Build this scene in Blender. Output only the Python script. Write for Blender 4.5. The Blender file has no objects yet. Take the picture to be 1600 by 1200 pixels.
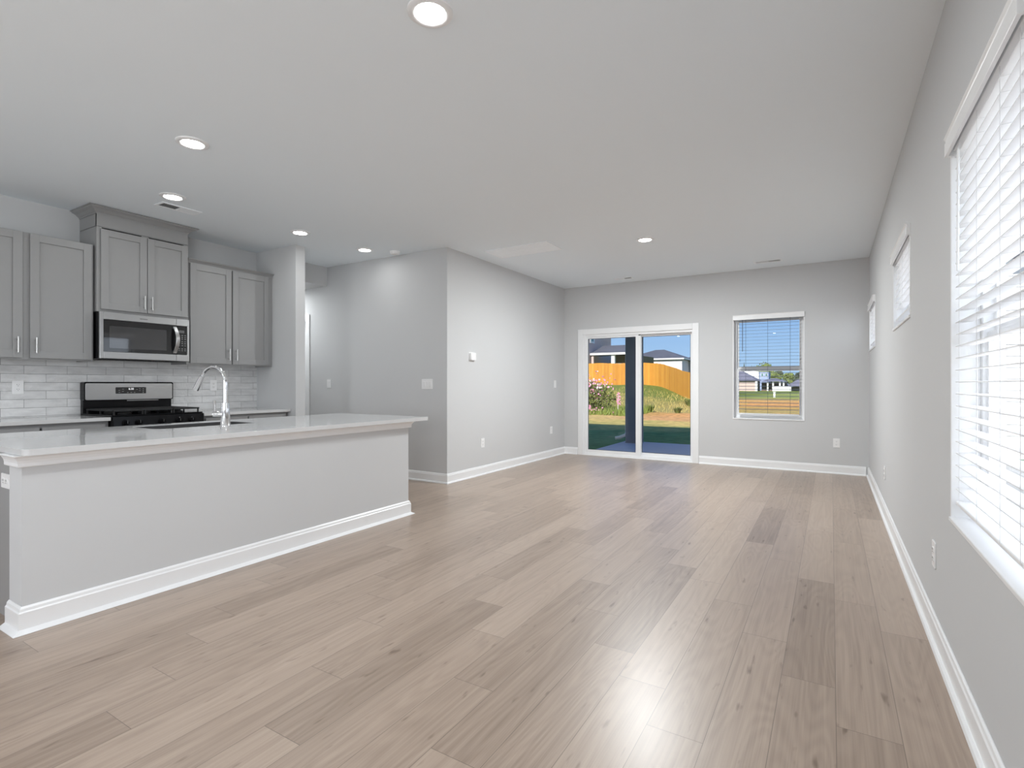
import bpy, bmesh, math, random
from mathutils import Vector, Matrix
PI = math.pi
random.seed(7)
SC = bpy.context.scene
COL = SC.collection

# ------------------------------------------------------------------ camera
CAM_H = 1.156
cd = bpy.data.cameras.new('camera')
cd.sensor_width = 36.0
cd.lens = 36.0 * 822.0 / 1600.0
cd.clip_start = 0.02
cd.clip_end = 600
cam = bpy.data.objects.new('camera', cd)
COL.objects.link(cam)
cam.location = (0, 0, CAM_H)
cam.rotation_euler = (PI / 2, 0, math.radians(31.25))
SC.camera = cam

# ------------------------------------------------------------------ sky, sun, exposure
world = bpy.data.worlds.new('sky')
SC.world = world
world.use_nodes = True
wn, wl = world.node_tree.nodes, world.node_tree.links
wn.clear()
w_out = wn.new('ShaderNodeOutputWorld')
w_bg = wn.new('ShaderNodeBackground')
w_tc = wn.new('ShaderNodeTexCoord')
w_sep = wn.new('ShaderNodeSeparateXYZ')
w_rmp = wn.new('ShaderNodeValToRGB')
wl.new(w_tc.outputs['Generated'], w_sep.inputs[0])
wl.new(w_sep.outputs['Z'], w_rmp.inputs[0])
wl.new(w_rmp.outputs[0], w_bg.inputs[0])
wl.new(w_bg.outputs[0], w_out.inputs[0])
cr = w_rmp.color_ramp
cr.elements[0].position = 0.0
cr.elements[0].color = (0.42, 0.63, 0.86, 1)
cr.elements[1].position = 0.9
cr.elements[1].color = (0.10, 0.26, 0.62, 1)
e_ = cr.elements.new(0.16)
e_.color = (0.21, 0.41, 0.77, 1)
w_bg.inputs[1].default_value = 0.86

SUN_AZ, SUN_EL, SUN_E = math.radians(0), math.radians(38.5), 4.9
sd = bpy.data.lights.new('sun', 'SUN')
sd.energy = SUN_E
sd.angle = math.radians(0.6)
sd.color = (1.0, 0.95, 0.86)
sun = bpy.data.objects.new('sun', sd)
COL.objects.link(sun)
sdir = Vector((-math.sin(SUN_AZ) * math.cos(SUN_EL), math.cos(SUN_AZ) * math.cos(SUN_EL), -math.sin(SUN_EL)))
sun.rotation_euler = sdir.to_track_quat('-Z', 'Y').to_euler()
sun.location = (20, -20, 30)

LAMP_W = 6.0          # each recessed lamp
FRONT_FILL_W = 42.0           # fill lamp at the added front window behind the camera
SIDE_W = 80.0         # fill lamp at the added right-hand window behind the camera
def add_fill_lamp(name, loc, rot, sx, sy, power, color=(0.93, 0.96, 1.0)):  # added area lamp standing in for daylight at a window
    l = bpy.data.lights.new(name, 'AREA')
    l.shape = 'RECTANGLE'; l.size = sx; l.size_y = sy; l.energy = power; l.color = color
    o = bpy.data.objects.new(name, l); COL.objects.link(o)
    o.location = loc; o.rotation_euler = rot
    return o
YF = -3.6              # front wall of the room, behind the camera
add_fill_lamp('front_fill_lamp', (-3.52, YF - 0.12, 1.42), (PI / 2 + 0.25, 0, 0), 1.0, 1.4, FRONT_FILL_W)
add_fill_lamp('side_fill_lamp', (0.405 + 0.13, -2.0, 1.355), (PI / 2 + 0.25, 0, PI / 2), 1.8, 1.4, SIDE_W)
BLIND_W = 7.0         # added lamp power per square metre, outside each right-hand window with a blind
for nm_, ya_, yb_, za_, zb_ in (('tall', 1.715, 2.665, 0.62, 2.09), ('high', 3.92, 4.90, 1.555, 2.09), ('corner', 6.86, 7.82, 1.555, 2.09)):
    add_fill_lamp(nm_ + '_window_fill_lamp', (0.405 + 0.24, (ya_ + yb_) / 2, (za_ + zb_) / 2), (PI / 2 + 0.12, 0, PI / 2), yb_ - ya_, zb_ - za_, (BLIND_W if nm_ == 'tall' else 0.8 * BLIND_W) * (yb_ - ya_) * (zb_ - za_))

vs = SC.view_settings
vs.view_transform = 'Standard'
vs.look = 'None'
vs.gamma = 1.0
vs.exposure = 0.3
vs.use_curve_mapping = False
SC.cycles.use_denoising = True
SC.cycles.max_bounces = 12
SC.cycles.diffuse_bounces = 7
SC.cycles.glossy_bounces = 5
SC.cycles.transparent_max_bounces = 16
SC.cycles.sample_clamp_indirect = 6.0
SC.cycles.caustics_reflective = False
SC.cycles.caustics_refractive = False

# ------------------------------------------------------------------ dimensions
H = 2.743
XR, YB, XL, YH, XK = 0.405, 7.95, -3.805, 4.82, -5.95   # right, back, living left, hall, kitchen walls
YP = 3.84                                                # pantry wing wall, kitchen face
T = 0.14

# ------------------------------------------------------------------ materials
MATS = {}
def lin(r, g, b):
    f = lambda c: (c / 255 / 12.92) if c / 255 <= 0.04045 else ((c / 255 + 0.055) / 1.055) ** 2.4
    return (f(r), f(g), f(b), 1)
def mat(name, color, rough=0.5, metal=0.0, spec=0.5, coat=0.0, bump=0.0, bscale=200.0, noise=0.0, nscale=8.0, stretch=None):
    if name in MATS: return MATS[name]
    m = bpy.data.materials.new(name)
    m.use_nodes = True
    n, l = m.node_tree.nodes, m.node_tree.links
    b = n['Principled BSDF']
    c = tuple(color) if len(color) == 4 else tuple(color) + (1,)
    b.inputs['Base Color'].default_value = c
    b.inputs['Roughness'].default_value = rough
    b.inputs['Metallic'].default_value = metal
    b.inputs['Specular IOR Level'].default_value = spec
    b.inputs['Coat Weight'].default_value = coat
    tc = n.new('ShaderNodeTexCoord')
    src = tc.outputs['Object']
    if stretch:
        mp = n.new('ShaderNodeMapping')
        mp.inputs['Scale'].default_value = stretch
        l.new(src, mp.inputs[0]); src = mp.outputs[0]
    if noise:
        t = n.new('ShaderNodeTexNoise'); t.inputs['Scale'].default_value = nscale; t.inputs['Detail'].default_value = 4
        l.new(src, t.inputs['Vector'])
        mx = n.new('ShaderNodeMix'); mx.data_type = 'RGBA'
        lo = [max(0, v * (1 - noise)) for v in c[:3]] + [1]
        hi = [min(1, v * (1 + noise)) for v in c[:3]] + [1]
        mx.inputs[6].default_value = lo; mx.inputs[7].default_value = hi
        l.new(t.outputs[0], mx.inputs[0]); l.new(mx.outputs[2], b.inputs['Base Color'])
    if bump:
        t2 = n.new('ShaderNodeTexNoise'); t2.inputs['Scale'].default_value = bscale; t2.inputs['Detail'].default_value = 2
        l.new(src, t2.inputs['Vector'])
        bp = n.new('ShaderNodeBump'); bp.inputs['Strength'].default_value = bump; bp.inputs['Distance'].default_value = 0.002
        l.new(t2.outputs[0], bp.inputs['Height']); l.new(bp.outputs[0], b.inputs['Normal'])
    MATS[name] = m
    return m
def emit_mat(name, color, strength):
    m = bpy.data.materials.new(name); m.use_nodes = True
    n, l = m.node_tree.nodes, m.node_tree.links
    n.clear()
    o = n.new('ShaderNodeOutputMaterial'); e = n.new('ShaderNodeEmission')
    e.inputs[0].default_value = tuple(color) + (1,); e.inputs[1].default_value = strength
    l.new(e.outputs[0], o.inputs[0])
    MATS[name] = m
    return m
def glass_mat(name, tint=(1, 1, 1), ior=1.45):
    m = bpy.data.materials.new(name); m.use_nodes = True
    n, l = m.node_tree.nodes, m.node_tree.links
    n.clear()
    o = n.new('ShaderNodeOutputMaterial'); mx = n.new('ShaderNodeMixShader')
    fr = n.new('ShaderNodeFresnel'); fr.inputs[0].default_value = ior
    tr = n.new('ShaderNodeBsdfTransparent'); tr.inputs[0].default_value = tuple(tint) + (1,)
    gl = n.new('ShaderNodeBsdfGlossy'); gl.inputs['Roughness'].default_value = 0.0
    ge = n.new('ShaderNodeNewGeometry'); mu = n.new('ShaderNodeMath'); mu.operation = 'MULTIPLY_ADD'; mu.inputs[1].default_value = -1.0; mu.inputs[2].default_value = 1.0
    l.new(ge.outputs['Backfacing'], mu.inputs[0]); m2 = n.new('ShaderNodeMath'); m2.operation = 'MULTIPLY'; l.new(fr.outputs[0], m2.inputs[0]); l.new(mu.outputs[0], m2.inputs[1])
    l.new(m2.outputs[0], mx.inputs[0]); l.new(tr.outputs[0], mx.inputs[1]); l.new(gl.outputs[0], mx.inputs[2]); l.new(mx.outputs[0], o.inputs[0])
    MATS[name] = m
    return m
def slat_mat(name, color, trans):
    m = bpy.data.materials.new(name); m.use_nodes = True
    n, l = m.node_tree.nodes, m.node_tree.links
    n.clear()
    o = n.new('ShaderNodeOutputMaterial'); mx = n.new('ShaderNodeMixShader'); mx.inputs[0].default_value = trans
    d = n.new('ShaderNodeBsdfDiffuse'); d.inputs[0].default_value = tuple(color) + (1,)
    t = n.new('ShaderNodeBsdfTranslucent'); t.inputs[0].default_value = tuple(color) + (1,)
    l.new(d.outputs[0], mx.inputs[1]); l.new(t.outputs[0], mx.inputs[2]); l.new(mx.outputs[0], o.inputs[0])
    MATS[name] = m
    return m

M_WALL = mat('wall_paint', (0.60, 0.605, 0.61), 0.75, spec=0.25, bump=0.06, bscale=260)
M_CEIL = mat('ceiling_paint', (0.845, 0.90, 0.94), 0.9, spec=0.1, bump=0.08, bscale=180)
M_TRIM = mat('white_trim_paint', (0.84, 0.845, 0.85), 0.35, bump=0.02, bscale=60)
M_VINYL = mat('white_vinyl', (0.86, 0.865, 0.87), 0.3, bump=0.01, bscale=90)
M_PLATE = mat('white_plastic', (0.85, 0.85, 0.85), 0.3, bump=0.01, bscale=100)
M_CAB = mat('gray_cabinet_paint', (0.305, 0.305, 0.305), 0.4, bump=0.03, bscale=90, noise=0.03, nscale=5)
M_QUARTZ = mat('white_quartz', (0.63, 0.63, 0.63), 0.07, spec=0.55, noise=0.03, nscale=30)
M_STEEL = mat('brushed_steel', (0.44, 0.44, 0.44), 0.28, metal=1.0, bump=0.05, bscale=60, stretch=(0.6, 1, 40))
M_CHROME = mat('chrome', (0.80, 0.80, 0.81), 0.08, metal=1.0, noise=0.02)
M_NICKEL = mat('brushed_nickel', (0.62, 0.62, 0.61), 0.3, metal=1.0, noise=0.04, nscale=40)
M_BLACK = mat('black_enamel', (0.008, 0.008, 0.009), 0.14, spec=0.13, noise=0.2, nscale=20)
M_BGLASS = mat('black_glass', (0.012, 0.012, 0.013), 0.04, spec=0.6, noise=0.1, nscale=10)
M_DARKWIN = mat('oven_window_glass', (0.03, 0.03, 0.032), 0.03, spec=0.9, noise=0.1, nscale=10)
M_IRON = mat('cast_iron', (0.030, 0.030, 0.031), 0.6, spec=0.2, bump=0.2, bscale=300)
M_GRILLE = mat('white_grille_enamel', (0.90, 0.93, 0.955), 0.4, noise=0.01)
M_SLOT = mat('dark_slot', (0.03, 0.03, 0.03), 0.6, noise=0.1)
M_SHADOWGAP = mat('duct_shade', (0.10, 0.10, 0.10), 0.8, noise=0.1)  # dark sheet colour standing for the shade inside the vent duct
M_MARK = mat('gray_print', (0.32, 0.32, 0.32), 0.5, noise=0.05)
M_DMARK = mat('dark_print', (0.10, 0.10, 0.10), 0.5, noise=0.05)
M_DIGIT = emit_mat('lit_digits', (0.95, 0.97, 1.0), 1.1)
M_LED = emit_mat('lamp_diffuser', (1.0, 0.99, 0.97), 26.0)
M_GLASS = glass_mat('window_glass')
M_SLAT = slat_mat('blind_slat', (0.90, 0.90, 0.90), 0.22)
M_SLAT2 = slat_mat('silhouette_slat', (0.20, 0.23, 0.28), 0.05)  # slats darkened in colour to imitate their backlit silhouette
M_CORD2 = mat('silhouette_cord', (0.08, 0.10, 0.14), 0.7, noise=0.05)  # cords and wand darkened the same way, as silhouettes
M_CORD = mat('white_cord', (0.75, 0.75, 0.75), 0.7, noise=0.05)
M_SINK = mat('shaded_sink_steel', (0.16, 0.16, 0.16), 0.4, metal=1.0, bump=0.03)  # steel darkened in colour for the shade inside the basin

# wood plank floor: per-plank tone and grain offset, grooves from plank coordinates
def floor_mat():
    m = bpy.data.materials.new('oak_plank_floor'); m.use_nodes = True
    n, l = m.node_tree.nodes, m.node_tree.links
    b = n['Principled BSDF']
    uv = n.new('ShaderNodeUVMap'); uv.uv_map = 'plank'
    at = n.new('ShaderNodeAttribute'); at.attribute_name = 'tone'
    sep = n.new('ShaderNodeSeparateColor'); l.new(at.outputs['Color'], sep.inputs[0])
    def math_(op, a, bb=None, c=None):
        q = n.new('ShaderNodeMath'); q.operation = op
        for i, v in enumerate((a, bb, c)):
            if v is None: continue
            if isinstance(v, (int, float)): q.inputs[i].default_value = v
            else: l.new(v, q.inputs[i])
        return q.outputs[0]
    sx = n.new('ShaderNodeSeparateXYZ'); l.new(uv.outputs[0], sx.inputs[0])
    # grain vector: across fine, along long, offset per plank
    cv = n.new('ShaderNodeCombineXYZ')
    l.new(math_('ADD', math_('MULTIPLY', sx.outputs[0], 1.0), math_('MULTIPLY', sep.outputs[1], 37.0)), cv.inputs[0])
    l.new(math_('ADD', sx.outputs[1], math_('MULTIPLY', sep.outputs[2], 53.0)), cv.inputs[1])
    l.new(math_('MULTIPLY', sep.outputs[1], 11.0), cv.inputs[2])
    def mapped(scale):
        mp = n.new('ShaderNodeMapping'); mp.inputs['Scale'].default_value = scale
        l.new(cv.outputs[0], mp.inputs[0]); return mp.outputs[0]
    fine = n.new('ShaderNodeTexNoise'); fine.inputs['Scale'].default_value = 1; fine.inputs['Detail'].default_value = 5
    l.new(mapped((230, 2.4, 1)), fine.inputs['Vector'])
    mid = n.new('ShaderNodeTexNoise'); mid.inputs['Scale'].default_value = 1; mid.inputs['Detail'].default_value = 3; mid.inputs['Distortion'].default_value = 0.6
    l.new(mapped((42, 1.0, 1)), mid.inputs['Vector'])
    # cathedral figure
    big = n.new('ShaderNodeTexNoise'); big.inputs['Scale'].default_value = 1; big.inputs['Detail'].default_value = 1
    l.new(mapped((7, 0.9, 1)), big.inputs['Vector'])
    ring = math_('SINE', math_('MULTIPLY', big.outputs[0], 85.0))
    ring = math_('MULTIPLY_ADD', ring, 0.5, 0.5)
    # knots / dark flecks
    fl = n.new('ShaderNodeTexNoise'); fl.inputs['Scale'].default_value = 1; fl.inputs['Detail'].default_value = 2
    l.new(mapped((30, 6.5, 1)), fl.inputs['Vector'])
    fleck = n.new('ShaderNodeMapRange'); fleck.inputs[1].default_value = 0.67; fleck.inputs[2].default_value = 0.80
    l.new(fl.outputs[0], fleck.inputs[0])
    v = math_('MULTIPLY_ADD', math_('SUBTRACT', fine.outputs[0], 0.5), 0.34, 0.5)
    v = math_('MULTIPLY_ADD', math_('SUBTRACT', mid.outputs[0], 0.5), 0.46, v)
    v = math_('MULTIPLY_ADD', math_('SUBTRACT', ring, 0.5), 0.085, v)
    v = math_('MULTIPLY_ADD', math_('SUBTRACT', sep.outputs[0], 0.5), 0.36, v)
    v = math_('SUBTRACT', v, math_('MULTIPLY', fleck.outputs[0], 0.45))
    rp = n.new('ShaderNodeValToRGB'); l.new(v, rp.inputs[0])
    e = rp.color_ramp.elements
    e[0].position = 0.0; e[0].color = (0.155, 0.105, 0.072, 1)
    e[1].position = 1.0; e[1].color = (0.525, 0.42, 0.338, 1)
    k = rp.color_ramp.elements.new(0.5); k.color = (0.362, 0.275, 0.214, 1)
    # groove
    dx = math_('MINIMUM', sx.outputs[0], math_('SUBTRACT', 0.1835, sx.outputs[0]))
    dy = math_('MINIMUM', sx.outputs[1], math_('SUBTRACT', 1.22, sx.outputs[1]))
    gx = math_('LESS_THAN', dx, 0.0010); gy = math_('LESS_THAN', dy, 0.0011)
    g = math_('MAXIMUM', gx, gy)
    mx = n.new('ShaderNodeMix'); mx.data_type = 'RGBA'; mx.inputs[7].default_value = (0.07, 0.05, 0.04, 1)
    l.new(math_('MULTIPLY', g, 0.7), mx.inputs[0]); l.new(rp.outputs[0], mx.inputs[6])
    l.new(mx.outputs[2], b.inputs['Base Color'])
    rg = math_('MULTIPLY_ADD', fine.outputs[0], 0.10, 0.35)
    l.new(rg, b.inputs['Roughness'])
    b.inputs['Specular IOR Level'].default_value = 0.5; b.inputs['Coat Weight'].default_value = 0.5; b.inputs['Coat Roughness'].default_value = 0.31
    bp = n.new('ShaderNodeBump'); bp.inputs['Strength'].default_value = 0.10; bp.inputs['Distance'].default_value = 0.0015
    l.new(math_('SUBTRACT', fine.outputs[0], math_('MULTIPLY', g, 1.5)), bp.inputs['Height']); l.new(bp.outputs[0], b.inputs['Normal'])
    return m
M_FLOOR = floor_mat()

# glossy handmade 3x12 wall tile in running bond
def tile_mat():
    m = bpy.data.materials.new('glazed_wall_tile'); m.use_nodes = True
    n, l = m.node_tree.nodes, m.node_tree.links
    b = n['Principled BSDF']
    uv = n.new('ShaderNodeUVMap'); uv.uv_map = 'tile'
    br = n.new('ShaderNodeTexBrick')
    l.new(uv.outputs[0], br.inputs['Vector'])
    br.offset = 0.5; br.squash = 1
    br.inputs['Scale'].default_value = 1.0
    br.inputs['Brick Width'].default_value = 0.300
    br.inputs['Row Height'].default_value = 0.0735
    br.inputs['Mortar Size'].default_value = 0.0013
    br.inputs['Mortar Smooth'].default_value = 0.2
    br.inputs['Color1'].default_value = (0.70, 0.70, 0.70, 1)
    br.inputs['Color2'].default_value = (0.80, 0.80, 0.80, 1)
    br.inputs['Mortar'].default_value = (0.30, 0.30, 0.30, 1)
    ns = n.new('ShaderNodeTexNoise'); ns.inputs['Scale'].default_value = 14; ns.inputs['Detail'].default_value = 3
    mpn = n.new('ShaderNodeMapping'); mpn.inputs['Scale'].default_value = (0.5, 1.6, 1)
    l.new(uv.outputs[0], mpn.inputs[0]); l.new(mpn.outputs[0], ns.inputs['Vector'])
    mx = n.new('ShaderNodeMix'); mx.data_type = 'RGBA'; mx.blend_type = 'MULTIPLY'; mx.inputs[0].default_value = 0.35
    rp = n.new('ShaderNodeValToRGB'); rp.color_ramp.elements[0].color = (0.55, 0.55, 0.55, 1); rp.color_ramp.elements[0].position = .3
    rp.color_ramp.elements[1].color = (1, 1, 1, 1); rp.color_ramp.elements[1].position = .65
    l.new(ns.outputs[0], rp.inputs[0]); l.new(br.outputs['Color'], mx.inputs[6]); l.new(rp.outputs[0], mx.inputs[7])
    l.new(mx.outputs[2], b.inputs['Base Color'])
    b.inputs['Roughness'].default_value = 0.08
    wv = n.new('ShaderNodeTexNoise'); wv.inputs['Scale'].default_value = 24; wv.inputs['Detail'].default_value = 1.5
    l.new(uv.outputs[0], wv.inputs['Vector'])
    sb = n.new('ShaderNodeMath'); sb.operation = 'SUBTRACT'
    l.new(wv.outputs[0], sb.inputs[0]); l.new(br.outputs['Fac'], sb.inputs[1])
    bp = n.new('ShaderNodeBump'); bp.inputs['Strength'].default_value = 0.85; bp.inputs['Distance'].default_value = 0.006
    l.new(sb.outputs[0], bp.inputs['Height']); l.new(bp.outputs[0], b.inputs['Normal'])
    return m
M_TILE = tile_mat()

# ------------------------------------------------------------------ mesh helpers
class MB:
    def __init__(s): s.v = []; s.f = []
    def add(s, vs_, fs):
        o = len(s.v); s.v += [tuple(p) for p in vs_]; s.f += [tuple(i + o for i in f) for f in fs]; return s
    def box(s, x0, x1, y0, y1, z0, z1):
        if x0 > x1: x0, x1 = x1, x0
        if y0 > y1: y0, y1 = y1, y0
        if z0 > z1: z0, z1 = z1, z0
        return s.add([(x0, y0, z0), (x1, y0, z0), (x1, y1, z0), (x0, y1, z0), (x0, y0, z1), (x1, y0, z1), (x1, y1, z1), (x0, y1, z1)],
                     [(0, 3, 2, 1), (4, 5, 6, 7), (0, 1, 5, 4), (1, 2, 6, 5), (2, 3, 7, 6), (3, 0, 4, 7)])
    def prism(s, pts, z0, z1):                   # CCW outline in XY
        n = len(pts)
        return s.add([(x, y, z0) for x, y in pts] + [(x, y, z1) for x, y in pts],
                     [tuple(range(n - 1, -1, -1)), tuple(range(n, 2 * n))] + [(i, (i + 1) % n, n + (i + 1) % n, n + i) for i in range(n)])
    def extrude_x(s, pts, x0, x1):               # outline in YZ, pushed along X
        n = len(pts)
        return s.add([(x0, y, z) for y, z in pts] + [(x1, y, z) for y, z in pts],
                     [tuple(range(n)), tuple(range(2 * n - 1, n - 1, -1))] + [(i, n + i, n + (i + 1) % n, (i + 1) % n) for i in range(n)])
    def extrude_y(s, pts, y0, y1):               # outline in XZ, pushed along Y
        n = len(pts)
        return s.add([(x, y0, z) for x, z in pts] + [(x, y1, z) for x, z in pts],
                     [tuple(range(n)), tuple(range(2 * n - 1, n - 1, -1))] + [(i, n + i, n + (i + 1) % n, (i + 1) % n) for i in range(n)])
    def tube(s, pts, r, seg=12, caps=True):
        pts = [Vector(p) for p in pts]
        rs = r if isinstance(r, (list, tuple)) else [r] * len(pts)
        rings = []; up = None
        for i, p in enumerate(pts):
            t = (pts[min(i + 1, len(pts) - 1)] - pts[max(i - 1, 0)]).normalized()
            if up is None:
                up = Vector((0, 0, 1)) if abs(t.z) < 0.9 else Vector((1, 0, 0))
            a = t.cross(up).normalized(); bb = a.cross(t).normalized(); up = bb
            rings.append([p + (a * math.cos(2 * PI * k / seg) + bb * math.sin(2 * PI * k / seg)) * rs[i] for k in range(seg)])
        vs_ = [q for rg in rings for q in rg]; fs = []
        for i in range(len(pts) - 1):
            for k in range(seg):
                fs.append((i * seg + k, i * seg + (k + 1) % seg, (i + 1) * seg + (k + 1) % seg, (i + 1) * seg + k))
        if caps:
            fs.append(tuple(range(seg - 1, -1, -1))); fs.append(tuple((len(pts) - 1) * seg + k for k in range(seg)))
        return s.add(vs_, fs)
    def lathe(s, prof, c=(0, 0, 0), seg=32, cap0=True, cap1=True):   # profile (r, z) round Z
        vs_ = [(c[0] + r * math.cos(2 * PI * k / seg), c[1] + r * math.sin(2 * PI * k / seg), c[2] + z) for r, z in prof for k in range(seg)]
        fs = []
        for i in range(len(prof) - 1):
            for k in range(seg):
                fs.append((i * seg + k, i * seg + (k + 1) % seg, (i + 1) * seg + (k + 1) % seg, (i + 1) * seg + k))
        if cap0: fs.append(tuple(range(seg - 1, -1, -1)))
        if cap1: fs.append(tuple((len(prof) - 1) * seg + k for k in range(seg)))
        return s.add(vs_, fs)
    def sweep(s, path, prof, closed=False):      # profile (offset to the right of travel, z) along an XY path with mitres
        P = [Vector((p[0], p[1])) for p in path]; n = len(P); m = len(prof); vs_ = []
        for i in range(n):
            if closed: d0 = (P[i] - P[i - 1]).normalized(); d1 = (P[(i + 1) % n] - P[i]).normalized()
            else:
                d0 = (P[i] - P[i - 1]).normalized() if i else (P[1] - P[0]).normalized()
                d1 = (P[i + 1] - P[i]).normalized() if i < n - 1 else d0
            n0 = Vector((d0.y, -d0.x)); n1 = Vector((d1.y, -d1.x))
            nn = (n0 + n1); nn = nn / max(1e-6, nn.dot(n0)) if nn.length > 1e-6 else n0
            for o, z in prof: vs_.append((P[i].x + nn.x * o, P[i].y + nn.y * o, z))
        fs = []
        for i in range(n if closed else n - 1):
            j = (i + 1) % n
            for k in range(m):
                k2 = (k + 1) % m
                fs.append((i * m + k, j * m + k, j * m + k2, i * m + k2))
        if not closed:
            fs.append(tuple(range(m))); fs.append(tuple((n - 1) * m + k for k in range(m - 1, -1, -1)))
        return s.add(vs_, fs)
    def build(s, name, m, parent=None, smooth=False, bevel=0.0, loc=None, seg=2):
        me = bpy.data.meshes.new(name)
        me.from_pydata(s.v, [], s.f)
        bm = bmesh.new(); bm.from_mesh(me)
        bmesh.ops.recalc_face_normals(bm, faces=bm.faces)
        bm.to_mesh(me); bm.free()
        me.materials.append(m)
        o = bpy.data.objects.new(name, me)
        COL.objects.link(o)
        if parent is not None: o.parent = parent
        if loc is not None: o.location = loc
        if smooth:
            for p in me.polygons: p.use_smooth = True
            try:
                me.set_sharp_from_angle(angle=math.radians(40))
            except Exception: pass
        if bevel:
            bv = o.modifiers.new('bevel', 'BEVEL'); bv.width = bevel; bv.segments = seg; bv.limit_method = 'ANGLE'; bv.angle_limit = math.radians(40)
            bv.harden_normals = False
        return o

def tag(o, label=None, cat=None, group=None, kind=None):
    if label: o['label'] = label
    if cat: o['category'] = cat
    if group: o['group'] = group
    if kind: o['kind'] = kind
    return o
def thing(name, label, cat, loc=(0, 0, 0), rz=0.0, group=None, kind=None):
    o = bpy.data.objects.new(name, None); COL.objects.link(o)
    o.empty_display_size = 0.1
    o.location = loc; o.rotation_euler = (0, 0, rz)
    return tag(o, label, cat, group, kind)
def copy_tree(o, parent=None):
    kids = [k for k in o.children]
    c = o.copy(); COL.objects.link(c)
    if parent is not None: c.parent = parent
    for k in kids: copy_tree(k, c)
    return c
def struct(o, label=None, cat=None):
    return tag(o, label, cat, kind='structure')

def wall_grid(axis, p0, p1, u0, u1, z0, z1, holes):
    """A wall of thickness p0..p1 on the given axis, spanning u and z, with rectangular openings (ua,ub,za,zb)."""
    us = sorted({u0, u1} | {h[0] for h in holes} | {h[1] for h in holes})
    zs = sorted({z0, z1} | {h[2] for h in holes} | {h[3] for h in holes})
    def solid(i, j):
        if i < 0 or j < 0 or i >= len(us) - 1 or j >= len(zs) - 1: return False
        uc = (us[i] + us[i + 1]) / 2; zc = (zs[j] + zs[j + 1]) / 2
        return not any(h[0] < uc < h[1] and h[2] < zc < h[3] for h in holes)
    mb = MB()
    def q(a, b, c, d):
        f = lambda t: (t[0], t[1], t[2]) if axis == 'X' else (t[1], t[0], t[2])
        mb.add([f(a), f(b), f(c), f(d)], [(0, 1, 2, 3)])
    for i in range(len(us) - 1):
        for j in range(len(zs) - 1):
            if not solid(i, j): continue
            a, b, c, d = us[i], us[i + 1], zs[j], zs[j + 1]
            for p in (p0, p1): q((p, a, c), (p, b, c), (p, b, d), (p, a, d))
            if not solid(i - 1, j): q((p0, a, c), (p1, a, c), (p1, a, d), (p0, a, d))
            if not solid(i + 1, j): q((p0, b, c), (p1, b, c), (p1, b, d), (p0, b, d))
            if not solid(i, j - 1): q((p0, a, c), (p1, a, c), (p1, b, c), (p0, b, c))
            if not solid(i, j + 1): q((p0, a, d), (p1, a, d), (p1, b, d), (p0, b, d))
    bm_v = {}
    nv = []; remap = []
    for p in mb.v:
        k = tuple(round(c, 5) for c in p)
        if k not in bm_v: bm_v[k] = len(nv); nv.append(p)
        remap.append(bm_v[k])
    mb.v = nv; mb.f = [tuple(remap[i] for i in f) for f in mb.f]
    return mb

# ------------------------------------------------------------------ room shell
# floor: one mesh, planks running to the back wall, joints staggered as laid
PHASE = {1: 2.996, 0: 2.088, -1: 2.346, -2: 2.65, -3: 1.764, -4: 2.005, -5: 2.2, -6: 2.515, -7: 1.654, -8: 2.024, -9: 1.087, -10: 1.417,
         -11: 1.823, -12: 2.065, -13: 2.295, -14: 1.30, -15: 1.53, -16: 1.876, -17: 2.10}
PW, PL, PX0 = 0.1835, 1.22, 0.0141
rng = random.Random(21)
fv, ff, ftone, fuv = [], [], [], []
for r in range(-36, 3):
    ph = PHASE.get(r, rng.uniform(0, PL))
    x0 = PX0 + PW * r
    y = ph - PL * math.ceil((ph - YF + 0.1) / PL)
    while y < YB + 0.1:
        ya, yb = max(y, YF - 0.1), min(y + PL, YB + 0.1)
        xa, xb = max(x0, -6.7), min(x0 + PW, XR + 0.1)
        if yb > ya and xb > xa:
            i = len(fv)
            fv += [(xa, ya, 0), (xb, ya, 0), (xb, yb, 0), (xa, yb, 0)]
            ff.append((i, i + 1, i + 2, i + 3))
            t = (min(1, max(0, rng.gauss(0.5, 0.22))), rng.random(), rng.random(), 1)
            ftone += [t] * 4
            fuv += [(xa - x0, ya - y), (xb - x0, ya - y), (xb - x0, yb - y), (xa - x0, yb - y)]
        y += PL
i = len(fv)
fv += [(-6.75, YF - 0.14, -0.005), (XR + 0.14, YF - 0.14, -0.005), (XR + 0.14, YB + 0.14, -0.005), (-6.75, YB + 0.14, -0.005)]
fv += [(-6.75, YF - 0.14, -0.12), (XR + 0.14, YF - 0.14, -0.12), (XR + 0.14, YB + 0.14, -0.12), (-6.75, YB + 0.14, -0.12)]
for q in ((0, 1, 2, 3), (7, 6, 5, 4), (0, 4, 5, 1), (1, 5, 6, 2), (2, 6, 7, 3), (3, 7, 4, 0)):
    ff.append(tuple(i + k for k in q))
ftone += [(0.5, 0, 0, 1)] * 8; fuv += [(0.09, 0.5)] * 8
me = bpy.data.meshes.new('floor')
me.from_pydata(fv, [], ff)
ul = me.uv_layers.new(name='plank')
ca = me.color_attributes.new('tone', 'FLOAT_COLOR', 'POINT')
for k, c in enumerate(ftone): ca.data[k].color = c
for lp in me.loops: ul.data[lp.index].uv = fuv[lp.vertex_index]
me.materials.append(M_FLOOR)
fl = bpy.data.objects.new('floor', me); COL.objects.link(fl); struct(fl)

struct(MB().box(-6.75, XR + T, YF - T, YB + T, H, H + 0.15).build('ceiling', M_CEIL))

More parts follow.
